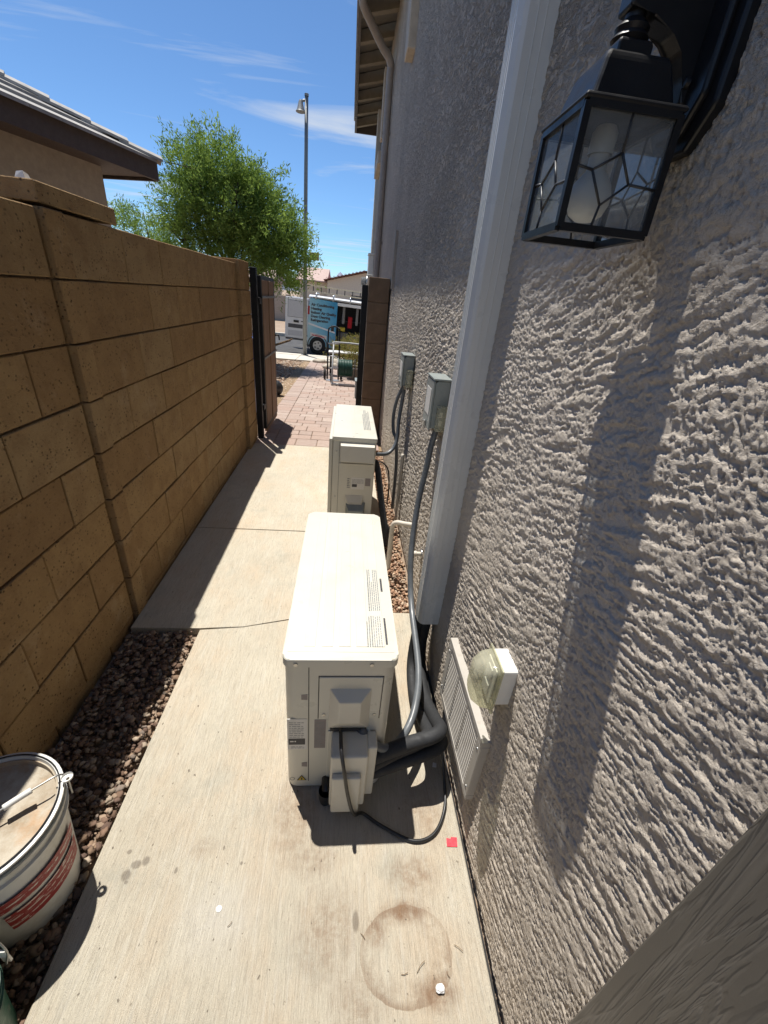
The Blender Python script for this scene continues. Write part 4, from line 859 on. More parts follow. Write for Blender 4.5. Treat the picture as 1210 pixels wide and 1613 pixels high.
# ------------------------------------------------------------------ litter on the slab
def flat_bit(name, poly, z, th, mat, label, cat):
    o = prism(name, poly, 'Z', z, z + th, mat, None); tag(o, label, cat); return o
flat_bit('tape_scrap', [(.380, .638), (.413, .636), (.417, .661), (.398, .663), (.396, .658), (.383, .661)], .0015, .0012, M['red'], 'small red scrap lying on the concrete beside the house wall', 'scrap')
bm = bmesh.new(); bmesh.ops.create_icosphere(bm, subdivisions=2, radius=.011)
for v in bm.verts: v.co = Vector((v.co.x * 1.1, v.co.y * .9, v.co.z * .6)) * random.uniform(.72, 1.15) + Vector((.300, .341, .007))
tag(from_bm('paper_wad', bm, M['paper'], None), 'crumpled white scrap inside the ring stain on the concrete', 'scrap')
lathe_o = lathe('paper_dot', [(0, .0022), (.006, .002), (.0075, .0012)], (-.277, .520, 0), M['paper'], None, seg=14); tag(lathe_o, 'round white fleck on the open concrete', 'fleck')
flat_bit('paper_flake', [(.378, .885), (.392, .882), (.396, .897), (.383, .902)], .0015, .0012, M['paper'], 'white flake under the insulated lines by the wall', 'scrap')
tw = [((.245, .372, .004), (.268, .392, .006), 'upper dry twig inside the ring stain'), ((.205, .372, .004), (.222, .374, .005), 'short twig left of centre in the ring stain'), ((.352, .418, .004), (.372, .404, .006), 'pale twig between the ring stain and the house wall'), ((-.245, .482, .003), (-.236, .492, .004), 'tiny reddish twig near the white fleck'), ((.105, .452, .003), (.116, .440, .004), 'thin twig near the dark damp spot'), ((.322, .372, .003), (.328, .360, .004), 'twig near the right rim of the ring stain')]
for a, b_, lb in tw: tag(tube('twig', [a, tuple((p + q) / 2 + random.uniform(-.002, .002) for p, q in zip(a, b_)), b_], .0007, M['twig'], None, seg=6, n=3), lb, 'twig')

# ------------------------------------------------------------------ neighbour's house behind the left wall (hip roof)
T = Vector((-2.54, 7.0)); e1 = Vector((-.31, -.951)).normalized(); e2 = Vector((-e1.y * -1, e1.x * -1)); e2 = Vector((-.951, .31)).normalized()
EZN = 2.66; PITCH = .42
nh = thing('neighbour_house', 'single storey house with grey tiled hip roof behind the left wall', 'house', (-6, 5, 0))
def P2(a, b): v = T + e1 * a + e2 * b; return (v.x, v.y)
def rz(d): return EZN + .12 + PITCH * d
wall_poly = [P2(.45, .45), P2(14, .45), P2(14, 9.5), P2(.45, 9.5)]
bm = bmesh.new(); A = [bm.verts.new((*p, -.1)) for p in wall_poly]; B = [bm.verts.new((*p, EZN + .02)) for p in wall_poly]
for i in range(4): bm.faces.new((A[i], A[(i + 1) % 4], B[(i + 1) % 4], B[i]))
from_bm('wall', bm, M['nwall'], nh)
def slab_poly(name, pts, mat, parent):                 # closed solid from bottom ring and top ring
    n = len(pts) // 2; bm = bmesh.new(); v = [bm.verts.new(p) for p in pts]; bm.faces.new(v[:n][::-1]); bm.faces.new(v[n:])
    for i in range(n): bm.faces.new((v[i], v[(i + 1) % n], v[n + (i + 1) % n], v[n + i]))
    return from_bm(name, bm, mat, parent)
def fas(a0, b0, a1, b1, w=.045):
    q = [P2(a0, b0), P2(a1, b1)]; d = Vector(q[1]) - Vector(q[0]); nn = Vector((-d.y, d.x)).normalized() * w
    pts = [(*q[0], EZN - .05), (*q[1], EZN - .05), (q[1][0] + nn.x, q[1][1] + nn.y, EZN - .05), (q[0][0] + nn.x, q[0][1] + nn.y, EZN - .05)]
    return slab_poly('fascia', pts + [(x, y, EZN + .150) for x, y, z in pts], M['nfascia'], nh)
fas(14.45, 0, 0, 0); fas(.045, .0, .045, 9.9) if False else fas(0, 0.046, 0, 9.9, -.045)
so_pts = [P2(.03, .03), P2(14.4, .03), P2(14.4, .47), P2(.47, .47), P2(.47, 9.4), P2(.03, 9.4)]
mesh('soffit', [(*p, EZN - .02) for p in so_pts], [tuple(range(6))], M['nfascia'], nh)
mesh('roof_deck', [(*P2(0, 0), rz(0) + .02), (*P2(14.4, 0), rz(0) + .02), (*P2(10, 4.9), rz(4.9) + .02), (*P2(4.9, 4.9), rz(4.9) + .02), (*P2(0, 9.8), rz(0) + .02), (*P2(14.4, 9.8), rz(0) + .02)], [(0, 1, 2, 3), (0, 3, 4), (4, 3, 2, 5), (1, 5, 2)], M['under'], nh)
TP = .37; TW = .33
for r in range(7):                                      # flat concrete tiles on the slope that faces the path
    d0 = -.05 + r * TP; d1 = d0 + TP + .07; a = max(d0, 0) + .06
    while a < 7.2 + r * .1:
        b_ = a + TW - .006; a_up = max(a, min(b_ - .02, max(0, d1)))
        lo0, lo1, up0, up1 = P2(a, d0), P2(b_, d0), P2(a_up if a < d1 else a, d1), P2(b_, d1)
        zl = rz(d0) + .028; zu = rz(d1) - .006
        pts = [(*lo0, zl), (*lo1, zl), (*up1, zu), (*up0, zu)]
        slab_poly('roof_tile', pts + [(x, y, z + .030) for x, y, z in pts], M['ntile'], nh); a += TW
for i in range(13):                                     # hip caps stepping up the hip
    s0, s1 = i * .36 - .06, i * .36 + .40
    c0, c1 = P2(s0 / 1.414, s0 / 1.414), P2(s1 / 1.414, s1 / 1.414); w = (e1 - e2).normalized() * .115
    h0, h1 = rz(s0 / 1.414) + .085, rz(s1 / 1.414) + .055
    pts = [(c0[0] + w.x, c0[1] + w.y, h0 - .05), (c1[0] + w.x, c1[1] + w.y, h1 - .05), (c1[0], c1[1], h1), (c1[0] - w.x, c1[1] - w.y, h1 - .05), (c0[0] - w.x, c0[1] - w.y, h0 - .05), (c0[0], c0[1], h0)]
    V = pts + [(x, y, z + .028) for x, y, z in pts]
    mesh('hip_tile', V, [(0, 1, 2, 5), (5, 2, 3, 4), (6, 11, 8, 7), (11, 10, 9, 8), (0, 5, 11, 6), (5, 4, 10, 11), (1, 7, 8, 2), (2, 8, 9, 3), (0, 6, 7, 1), (4, 3, 9, 10)], M['ntile'], nh)

# ------------------------------------------------------------------ trees
def crown_mesh(name, blobs, nspray, mat, parent, leaf=.05, per=34, spray=.42, seed=1, droop=.35, up=.4):
    """feathery foliage: sprays of small leaflets scattered through overlapping uneven lobes"""
    g = np.random.default_rng(seed); W_ = np.array([b[3] * b[4] * b[5] for b in blobs]); W_ = W_ / W_.sum()
    bi = g.choice(len(blobs), nspray, p=W_); B = np.array(blobs)[bi]
    d = g.standard_normal((nspray, 3)); d /= np.linalg.norm(d, axis=1)[:, None]; rr = (.35 + .65 * g.random(nspray) ** .6)[:, None] * (1 + .12 * g.standard_normal((nspray, 1)))
    c = B[:, :3] + d * rr * B[:, 3:6]
    dirn = d * np.array([1, 1, .5]) + np.array([0, 0, up]) + .45 * g.standard_normal((nspray, 3)); dirn /= np.linalg.norm(dirn, axis=1)[:, None]
    t = g.random((nspray, per)); ln = spray * (.6 + .8 * g.random((nspray, 1, 1)))
    p = c[:, None] + dirn[:, None] * (t[..., None] - .3) * ln + .055 * g.standard_normal((nspray, per, 3)); p[..., 2] -= droop * (t ** 2) * ln[..., 0]
    p = p.reshape(-1, 3); n = len(p)
    ax = np.repeat(dirn, per, 0) + .8 * g.standard_normal((n, 3)); ax /= np.linalg.norm(ax, axis=1)[:, None]
    sd = np.cross(ax, g.standard_normal((n, 3))); sd /= np.linalg.norm(sd, axis=1)[:, None]
    L = leaf * (.6 + .8 * g.random((n, 1))); w = L * .24
    V = np.stack([p - ax * L, p + sd * w, p + ax * L, p - sd * w], 1).reshape(-1, 3); F = np.arange(4 * n).reshape(-1, 4)
    f = np.repeat(g.random(nspray), per) * .7 + .3 * g.random(n); col = np.ones((n, 4, 4)); col[..., :3] = f[:, None, None]
    return np_mesh(name, V, F, mat, parent, col=col.reshape(-1, 4))
def limbs(name, chains, mat, parent, seg=8):
    V, F = [], []
    for ch_, r0, r1 in chains:
        P = catmull(ch_, 5); n = len(P); v, f = tube_geo(P, [r0 + (r1 - r0) * i / (n - 1) for i in range(n)], seg); o_ = len(V); V += [tuple(q) for q in v]; F += [tuple(k + o_ for k in q) for q in f]
    return mesh(name, V, F, mat, parent, smooth=True)
tr = thing('mesquite_tree', 'feathery green tree rising beyond the left wall and gate', 'tree', (-2.75, 11.2, zg(11.2)))
tx, ty = -2.75, 11.2
g = random.Random(4)
ch_ = [([(tx, ty, zg(ty) - .05), (tx + .05, ty, .5), (tx - .02, ty + .02, 1.1), (tx + .08, ty, 1.7)], .13, .09)]
for (dx, dy, z0, h, r) in ((-.9, .2, 1.2, 3.6, .065), (.85, -.2, 1.5, 3.1, .06), (.15, .4, 1.6, 4.2, .07), (-.45, -.5, 1.5, 4.0, .055), (1.35, .1, 1.3, 2.5, .05), (-1.5, 0, 1.4, 2.9, .045), (.5, -.7, 1.7, 3.7, .05), (-.2, .8, 1.7, 3.8, .05)):
    ch_.append(([(tx + .03, ty, z0), (tx + dx * .35, ty + dy * .35, z0 + (h - z0) * .30), (tx + dx * .66, ty + dy * .7, z0 + (h - z0) * .56), (tx + dx * .9, ty + dy, z0 + (h - z0) * .80)], r, .012))
    for q in range(5):
        s = g.uniform(.35, .9); bx, by, bz = tx + dx * s * .85, ty + dy * s, z0 + (h - z0) * s * .75
        ch_.append(([(bx, by, bz), (bx + g.uniform(-.3, .3), by + g.uniform(-.3, .3), bz + .25), (bx + g.uniform(-.6, .6), by + g.uniform(-.5, .5), bz + g.uniform(.2, .7))], .02, .005))
limbs('trunk', ch_, M['bark'], tr)
BL0 = [(tx - .05, ty, 3.05, 1.25, 1.1, .95), (tx - .80, ty + .1, 3.05, .70, .9, .85), (tx + .85, ty, 2.65, .95, .95, .85), (tx - .2, ty - .3, 3.75, .85, .8, .62), (tx + 1.25, ty - .1, 2.05, .62, .7, .62), (tx - 1.15, ty, 2.30, .50, .7, .45), (tx + .25, ty + .2, 2.2, .9, .9, .6), (tx - .90, ty + .1, 3.80, .36, .45, .50), (tx + .55, ty - .1, 3.45, .7, .7, .55), (tx + 1.55, ty, 2.6, .35, .4, .45)]
BL = [(tx + .10 + (q[0] - tx) * .92, q[1], 2.2 + (q[2] - 2.2) * .90, q[3] * .92, q[4], q[5] * .92) for q in BL0]
crown_mesh('crown', BL, 1550, M['leaf'], tr, leaf=.040, per=50, spray=.50, seed=3, droop=.30, up=.55)
t2 = thing('young_tree', 'sparse pale green young tree between the neighbour house and the big tree', 'tree', (-5.6, 14.0, -.36))
limbs('trunk', [([(-5.6, 14, -.4), (-5.62, 14, 1.0), (-5.55, 14, 2.2), (-5.6, 14, 3.0)], .06, .012), ([(-5.6, 14, 1.4), (-5.3, 14, 2.0), (-5.1, 14, 2.7)], .03, .006), ([(-5.6, 14, 1.2), (-6.0, 14, 1.9), (-6.2, 14, 2.8)], .03, .006), ([(-5.58, 14, 1.8), (-5.8, 14.1, 2.4), (-5.9, 14.1, 3.2)], .02, .005)], M['bark'], t2)
crown_mesh('crown', [(-5.6, 14, 2.7, .75, .7, .6), (-5.1, 14, 2.4, .5, .5, .5), (-6.1, 14, 2.7, .5, .5, .5)], 190, M['leaf'], t2, leaf=.040, per=34, spray=.45, seed=5)
for (x, y, z, r, h, lb, sd) in ((-9.5, 62, -.45, 3.2, 5.4, 'round green street tree far off behind the lamp pole', 31), (-6.2, 75, -.45, 3.6, 5.0, 'hazy green tree beside the far tiled house', 32), (-17, 48, -.45, 3.4, 4.9, 'far bushy tree left of the van roof', 33), (-12.5, 36, -.45, 2.4, 3.2, 'low yellow green tree across the street behind the van', 34)):
    t3 = thing('street_tree', lb, 'tree', (x, y, z), 'trees across the street')
    limbs('trunk', [([(x, y, z), (x + .1, y, z + h * .3), (x, y, z + h * .7)], .16, .05), ([(x, y, z + h * .3), (x + r * .4, y, z + h * .6)], .08, .02), ([(x, y, z + h * .3), (x - r * .4, y, z + h * .6)], .08, .02)] if False else [([(x, y, z), (x + .1, y, z + h * .3), (x, y, z + h * .7)], .16, .05)], M['bark'], t3)
    crown_mesh('crown', [(x, y, z + h * .66, r * .75, r * .75, h * .30), (x - r * .45, y, z + h * .55, r * .5, r * .5, h * .24), (x + r * .45, y, z + h * .58, r * .5, r * .5, h * .26)], 420, M['farleaf'], t3, leaf=.13, per=24, spray=1.0, seed=sd)
sh = thing('dry_shrub', 'dry yellowish shrub between the paver path and the van', 'shrub', (.12, 13.2, -.33))
limbs('stem', [([(.12 + .05 * i, 13.2, -.35), (.12 + .10 * i, 13.2, .0), (.12 + .17 * i + .02, 13.2 + .05 * (i % 2), .45)], .012, .004) for i in range(-4, 5)], M['twig'], sh)
crown_mesh('crown', [(.12, 13.2, .12, .55, .5, .36), (.45, 13.2, .02, .35, .4, .3), (-.2, 13.2, .0, .3, .3, .26)], 260, M['dryleaf'], sh, leaf=.035, per=24, spray=.26, seed=9)

# ------------------------------------------------------------------ street lamp
lp = thing('street_lamp', 'tall galvanised street lamp pole in front of the van', 'street lamp', (-1.38, 14.7, -.37))
tube('pole', [(-1.38, 14.7, -.38), (-1.37, 14.7, 2), (-1.35, 14.7, 4.5), (-1.335, 14.7, 6.02)], [.064, .06, .052, .046], M['galv'], lp, seg=16, curve=False)
lathe('base_plate', [(.0, .03), (.12, .03), (.13, .0)], (-1.38, 14.7, -.385), M['galv'], lp, seg=12)
lathe('pole_cap', [(.056, 0), (.056, .05), (.0, .07)], (-1.335, 14.7, 6.02), M['galv'], lp, seg=14)
tube('arm', [(-1.335, 14.7, 5.93), (-1.42, 14.7, 5.93), (-1.47, 14.7, 5.88)], .028, M['galv'], lp, seg=10)
lathe('lamp_head', [(.03, .10), (.055, .06), (.10, -.10), (.13, -.14), (.12, -.15), (.0, -.13)], (-1.49, 14.7, 5.84), M['galv'], lp, seg=20)
box('sign_plate', -1.245, -.955, 14.69, 14.71, 2.36, 2.56, M['signtan'], lp, bev=.004)

# ------------------------------------------------------------------ service van (parts built in van coordinates: x forward, y into the van, z up)
van = bpy.data.objects.new('van', None); C.objects.link(van)
tag(van, 'white service van with blue lettered side and open doors in the street', 'van')
van.location = (-1.475, 16.45, -.51); van.rotation_euler = (0, R_(2.2), 0)
def vp(o):                                              # children keep van coordinates
    o.matrix_parent_inverse = Matrix.Identity(4); return o
def vbox(n_, *a, mat=None, bev=0.0, par=None): return vp(box(n_, *a, mat, par or van, bev=bev))
qp = vp(prism('side_panel', [(.0, .30), (1.02, .26), (1.02, 1.80), (.06, 1.84), (.0, 1.5)], 'Y', 0, .05, M['vanblue'], van, bev=.01))
vp(prism('side_panel_skirt', [(.0, .22), (1.02, .20), (1.02, .258), (.0, .298)], 'Y', -.004, .05, M['bumper'], van))
vp(prism('white_swoosh', [(.02, 1.04), (.02, .98), (.98, .78), (.98, .83)], 'Y', -.006, -.0005, M['van'], qp))
for i, s in enumerate(('Air Conditioning', 'Heating', 'Indoor Air Quality', 'Duct Cleaning', 'Refrigeration')):
    text_mesh('lettering', s, .118, M['ink'], qp, Matrix.Translation((.10, -.004, 1.60 - i * .125)) @ Matrix.Rotation(R_(90), 4, 'X'))
vp(prism('logo_panel', [(.10, .60), (.70, .54), (.70, .66), (.10, .72)], 'Y', -.005, -.0005, M['label'], qp))
vp(prism('logo_stripe', [(.16, .635), (.62, .585), (.62, .610), (.16, .660)], 'Y', -.008, -.0052, M['red'], qp))
vbox('fuel_flap', .84, .94, -.006, .004, .84, 1.04, mat=M['cable'], bev=.004)
vp(prism('roof', [(0, 1.86), (.25, 1.78), (1.5, 1.78), (1.62, 1.86), (1.50, 1.925), (.25, 1.935)], 'X', 0, 3.1, M['van'], van, bev=.02))
vbox('roof_rail', 1.02, 3.05, -.002, .06, 1.70, 1.80, mat=M['van'], bev=.01)
vbox('floor', .0, 3.1, .02, 1.60, .32, .42, mat=M['vaninside'])
vbox('far_side', 0, 3.1, 1.60, 1.66, .25, 1.84, mat=M['van'])
vbox('inner_liner', .06, 2.12, 1.57, 1.598, .42, 1.78, mat=M['vaninside'])
vbox('headliner', .06, 2.12, .06, 1.56, 1.745, 1.775, mat=M['vaninside'])
vbox('inner_panel', .06, 1.0, .052, .075, .42, 1.74, mat=M['vaninside'])
vbox('sill', 1.02, 2.2, .0, .05, .22, .40, mat=M['vanblue'], bev=.01)
vp(prism('cab', [(2.15, .25), (4.35, .25), (4.42, .75), (4.30, .98), (3.55, 1.12), (2.95, 1.80), (2.15, 1.86)], 'Y', .0, 1.66, M['van'], van, bev=.03))
vp(prism('windscreen', [(3.50, 1.17), (2.99, 1.75), (3.01, 1.77), (3.53, 1.19)], 'Y', .10, 1.56, M['win'], van))
vp(prism('cab_window', [(2.40, 1.15), (3.35, 1.15), (2.90, 1.68), (2.40, 1.70)], 'Y', -.006, .004, M['win'], van))
def wheel(cx, y):
    w = vp(lathe('wheel', [(.0, -.02), (.16, -.02), (.17, .0), (.17, .02)], (cx, y, .30), M['rim'], van, seg=28, axis='Y'))
    vp(lathe('tyre', [(.172, .0), (.20, -.03), (.27, -.03), (.30, .0), (.30, .14), (.27, .17), (.18, .17)], (cx, y, .30), M['tyre'], w, seg=32, axis='Y'))
    for k_ in range(5):
        a = 2 * math.pi * k_ / 5
        vp(lathe('wheel_hole', [(0, -.0228), (.028, -.0225)], (cx + .10 * math.cos(a), y, .30 + .10 * math.sin(a)), M['tyre'], w, seg=12, axis='Y'))
for cx in (.38, 3.45): wheel(cx, -.01); wheel(cx, 1.50)
vp(lathe('wheel_arch', [(.335, -.004), (.37, -.006), (.375, .02)], (.38, 0, .30), M['bumper'], van, seg=32, axis='Y'))
vbox('bumper', -.14, .02, .05, 1.62, .26, .44, mat=M['bumper'], bev=.03)
def rear_door(x0, x1, y0, y1, ang, hinge):
    d = vbox('rear_door', x0, x1, y0, y1, .46, 1.78, mat=M['van'], bev=.02)
    yf = y0 - .004; w = x1 - x0
    vbox('pressing_edge', x0 + .085, x1 - .085, yf + .001, y0 - .0005, 1.145, 1.695, mat=M['vanshade'], par=d)
    vbox('door_pressing', x0 + .10, x1 - .10, yf - .006, y0 - .001, 1.16, 1.68, mat=M['vangrey'], bev=.006, par=d)
    vbox('door_handle', x0 + w * .38, x0 + w * .62, yf - .018, y0 - .001, .985, 1.06, mat=M['cable'], bev=.006, par=d)
    vbox('lock', x0 + w * .72, x0 + w * .80, yf - .006, y0 - .001, 1.02, 1.05, mat=M['cable'], bev=.003, par=d)
    vbox('plate_recess', x0 + w * .14, x1 - w * .20, yf - .002, y0 - .001, .80, .93, mat=M['bumper'], bev=.003, par=d)
    vbox('lower_pressing', x0 + w * .14, x1 - w * .20, yf - .003, y0 - .001, .54, .72, mat=M['vangrey'], bev=.003, par=d)
    vbox('door_foot', x0 + .02, x1 - .02, y0 + .01, y1 - .01, .40, .459, mat=M['bumper'], par=d)
    return d
rear_door(-.80, -.02, .0, .06, 0, 0); rear_door(-.80, -.02, 1.60, 1.66, 0, 0)
vbox('tail_lamp', -.012, .05, -.006, .05, 1.30, 1.58, mat=M['lightred'], bev=.01)
for xx in (.25, .85, 1.45, 2.05, 2.65):                # rack cross bars over the roof
    vp(tube('rack_bar', [(xx, -.03, 1.80), (xx, -.03, 1.97), (xx, .2, 2.0), (xx, 1.46, 2.0), (xx, 1.69, 1.97), (xx, 1.69, 1.80)], .018, M['alu'], van, seg=8, n=4))
vbox('rack_rail', .15, 2.8, -.045, -.015, 1.86, 1.89, mat=M['alu'])
# cargo seen through the sliding-door opening
for zz in (.75, 1.15): vbox('shelf', 1.1, 2.1, 1.2, 1.58, zz, zz + .03, mat=M['bumper'])
vbox('partition', 2.12, 2.16, .05, 1.6, .42, 1.78, mat=M['vaninside'])
cg = [('coat', 1.42, 1.58, .50, .66, .98, 1.38, 'jacket', 'red jacket hanging inside the open side of the van', 'jacket'), ('coverall', 1.20, 1.30, .55, .66, 1.10, 1.70, 'cloth', 'pale coverall hanging by the van door opening', 'clothing'), ('coverall', 1.70, 1.80, .55, .66, 1.10, 1.70, 'cloth', 'pale coverall hanging deeper in the van beside the red jacket', 'clothing'), ('tool_bag', 1.10, 1.34, .30, .60, .86, 1.0, 'yellow', 'yellow tool bag near the top of the van cargo', 'bag'), ('toolbox', 1.10, 1.45, .20, .60, .425, .84, 'bumper', 'dark toolbox at the sill of the open van', 'toolbox'), ('toolbox', 1.50, 2.0, .25, .7, .425, .72, 'bluefoil', 'blue toolbox on the van floor', 'toolbox')]
vm = Matrix.LocRotScale(van.location, van.rotation_euler, None)
for nme, a, b_, c_, d_, e_, f_, mt, lb, ct in cg:
    o = box(nme, a, b_, c_, d_, e_, f_, M[mt], None, bev=.03 if nme != 'toolbox' else .015); o.data.transform(vm); tag(o, lb, ct)
ld = thing('ladder', 'extension ladder lying on the roof rack of the van', 'ladder', (0, 16.45, 1.5))
def lad(y, z0, z1):
    for z in (z0, z1): o = box('side_rail', -.05, 3.6, y, y + .03, z, z + .035, M['ladder'], ld, bev=.004); o.data.transform(vm)
    for i in range(13): o = box('rung', .12 + i * .275, .155 + i * .275, y + .002, y + .028, z0 + .035, z1, M['bumper'], ld); o.data.transform(vm)
lad(.10, 2.022, 2.20)

# ------------------------------------------------------------------ beyond the gate, along the house
sv = thing('service_panel', 'pale electrical service panel and meter on the house wall beyond the pillar', 'electrical panel', (.38, 8.6, 0))
box('panel_box', .245, WX, 8.30, 8.66, 1.22, 1.62, M['whiteplastic'], sv, bev=.01)
box('panel_door', .235, .246, 8.32, 8.64, 1.24, 1.60, M['acgrey'], sv, bev=.004)
lathe('meter', [(0, -.10), (.06, -.10), (.075, -.085), (.085, 0)], (.30, 8.40, 1.74), M['glass'], sv, seg=24, axis='X')
lathe('meter_ring', [(.080, -.01), (.10, -.008), (.105, .02)], (.30, 8.40, 1.74), M['alu'], sv, seg=24, axis='X')
box('meter_box', .30, WX, 8.25, 8.72, 1.63, 1.86, M['acgrey'], sv, bev=.008)
tube('riser', [(.40, 8.72, 1.2), (.40, 8.72, .6), (.40, 8.72, -.2)], .035, M['acgrey'], sv, seg=12)
box('junction_box', .27, WX, 8.18, 8.46, .58, 1.00, M['acgrey'], sv, bev=.008)
tube('conduit', [(.36, 8.30, 1.22), (.36, 8.30, 1.0)], .025, M['acgrey'], sv, seg=10, curve=False)
tube('conduit', [(.34, 8.30, .58), (.34, 8.30, -.15)], .025, M['acgrey'], sv, seg=10, curve=False)
wb = thing('wall_shroud', 'tall white weatherhead cover high on the house wall above the pillar', 'cover', (.36, 9.0, 1.8))
box('shroud', .335, WX, 9.15, 9.45, 1.85, 2.22, M['whiteplastic'], wb, bev=.015); box('cap', .325, WX, 9.13, 9.47, 2.221, 2.25, M['whiteplastic'], wb, bev=.006)
ub = thing('utility_box', 'dark grey utility box standing by the house wall past the pillar', 'utility box', (.3, 7.55, -.1))
box('cabinet', .175, .415, 7.40, 7.72, -.12, .185, M['boxgrey'], ub, bev=.01); box('cabinet_lid', .165, .42, 7.39, 7.73, .186, .205, M['boxgrey'], ub, bev=.006)
hc = thing('hose_reel_cart', 'grey hose reel cart with green hose on the pavers by the house', 'hose cart', (.05, 8.9, -.16))
zc = zg(8.9)
for x in (-.27, .29):
    tube('side_frame', [(x, 8.70, zc + .03), (x, 8.74, zc + .35), (x, 8.95, zc + .62), (x, 9.12, zc + .74)], .016, M['cartgrey'], hc, seg=10)
    tube('leg', [(x, 8.70, zc + .04), (x, 8.90, zc + .06), (x, 9.10, zc + .10)], .016, M['cartgrey'], hc, seg=10)
    w_ = lathe('wheel', [(0, -.02), (.07, -.02), (.085, -.015), (.09, 0), (.085, .015), (.07, .02), (0, .02)], (x * 1.12, 9.10, zc + .095), M['tyre'], hc, seg=22, axis='X')
    lathe('reel_flange', [(.05, -.006), (.19, -.008), (.195, 0), (.19, .008), (.05, .006)], (x * .62 + .0, 8.92, zc + .33), M['cartgrey'] if x < 0 else M['cable'], hc, seg=28, axis='X')
tube('handle', [(-.27, 9.12, zc + .74), (-.27, 9.15, zc + .78), (0, 9.16, zc + .79), (.29, 9.15, zc + .78), (.29, 9.12, zc + .74)], .017, M['cartgrey'], hc, seg=10)
tube('front_bar', [(-.29, 8.69, zc + .04), (0, 8.69, zc + .04), (.31, 8.69, zc + .04)], .020, M['cartgrey'], hc, seg=10, curve=False)
tube('axle', [(-.27, 8.92, zc + .33), (.29, 8.92, zc + .33)], .014, M['alu'], hc, seg=10, curve=False)
coil = []
for i in range(9 * 24):
    a = 2 * math.pi * i / 24; k_ = i / 24; r_ = .10 + .012 * math.sin(k_ * 1.7) + .045 * ((int(k_ / 4.5)) % 2); coil.append(Vector((-.14 + .030 * k_, 8.92 + r_ * math.cos(a), zc + .33 + r_ * math.sin(a))))
V, F = tube_geo(coil, .016, 8); mesh('hose', [tuple(v) for v in V], F, M['hosegreen'], hc, smooth=True)
coil = [Vector((-.155 + .032 * (i / 24), 8.92 + .155 * math.cos(2 * math.pi * i / 24), zc + .33 + .155 * math.sin(2 * math.pi * i / 24))) for i in range(9 * 24)]
V, F = tube_geo(coil, .016, 8); mesh('hose', [tuple(v) for v in V], F, M['hosegreen'], hc, smooth=True)
ht = thing('hand_truck', 'dark hand truck standing just left of the hose reel', 'hand truck', (-.28, 9.45, zg(9.45)))
zh = zg(9.45)
for x in (-.40, -.16): tube('upright', [(x, 9.45, zh + .02), (x, 9.47, zh + .5), (x, 9.52, zh + .98), (x + .04 * (1 if x < -.3 else -1), 9.56, zh + 1.06)], .016, M['postblack'], ht, seg=8)
tube('grip', [(-.36, 9.56, zh + 1.06), (-.28, 9.57, zh + 1.08), (-.20, 9.56, zh + 1.06)], .016, M['postblack'], ht, seg=8)
for z in (.25, .5, .75): tube('crossbar', [(-.40, 9.46, zh + z), (-.16, 9.46, zh + z)], .011, M['alu'], ht, seg=8, curve=False)
box('toe_plate', -.42, -.14, 9.22, 9.44, zh + .01, zh + .025, M['alu'], ht)
for x in (-.46, -.10): lathe('wheel', [(0, -.025), (.08, -.025), (.11, -.015), (.11, .015), (.08, .025), (0, .025)], (x, 9.54, zh + .11), M['tyre'], ht, seg=20, axis='X')
sb_ = thing('storage_bench', 'white topped bench with dark legs behind the hose reel', 'bench', (.05, 10.3, zg(10.3)))
zq = zg(10.3)
box('seat', -.42, .40, 10.15, 10.50, zq + .50, zq + .54, M['whiteplastic'], sb_, bev=.01)
for x in (-.38, .34):
    for y in (10.18, 10.44): box('leg', x, x + .035, y, y + .035, zq - .02, zq + .499, M['postblack'], sb_)
hl = thing('hanging_hose', 'dark hose loops hanging on the house wall behind the hose reel', 'hose', (.36, 9.5, .2))
for q in range(4):
    tube('loop', [(.37 - .02 * q, 9.5 + (.13 + .012 * q) * math.cos(2 * math.pi * i / 14), .22 + (.24 + .02 * q) * math.sin(2 * math.pi * i / 14)) for i in range(15)], .011, M['cable'] if q % 2 else M['cartgrey'], hl, seg=8, n=3)
box('hook', .33, WX, 9.48, 9.52, .455, .475, M['alu'], hl)
rc = thing('fuel_can', 'dull red can standing beside the hose reel', 'can', (.31, 8.75, zc))
lathe('body', [(0, 0), (.07, 0), (.075, .01), (.075, .24), (.05, .29), (.02, .30)], (.345, 8.98, zc), M['jacket'], rc, seg=20)
lathe('spout', [(.02, 0), (.015, .06), (0, .065)], (.345, 8.98, zc + .30), M['yellow'], rc, seg=12)
pt = thing('flower_pot', 'small brown pot with dry plant behind the hose cart', 'pot', (.14, 9.9, zg(9.9)))
lathe('pot', [(0, 0), (.11, 0), (.15, .26), (.16, .27), (.15, .29), (.13, .28), (.12, .24), (0, .24)], (.14, 9.9, zg(9.9)), M['spout'], pt, seg=24)
crown_mesh('plant', [(.14, 9.9, zg(9.9) + .48, .22, .2, .2)], 60, M['dryleaf'], pt, leaf=.03, per=20, spray=.2, seed=12)
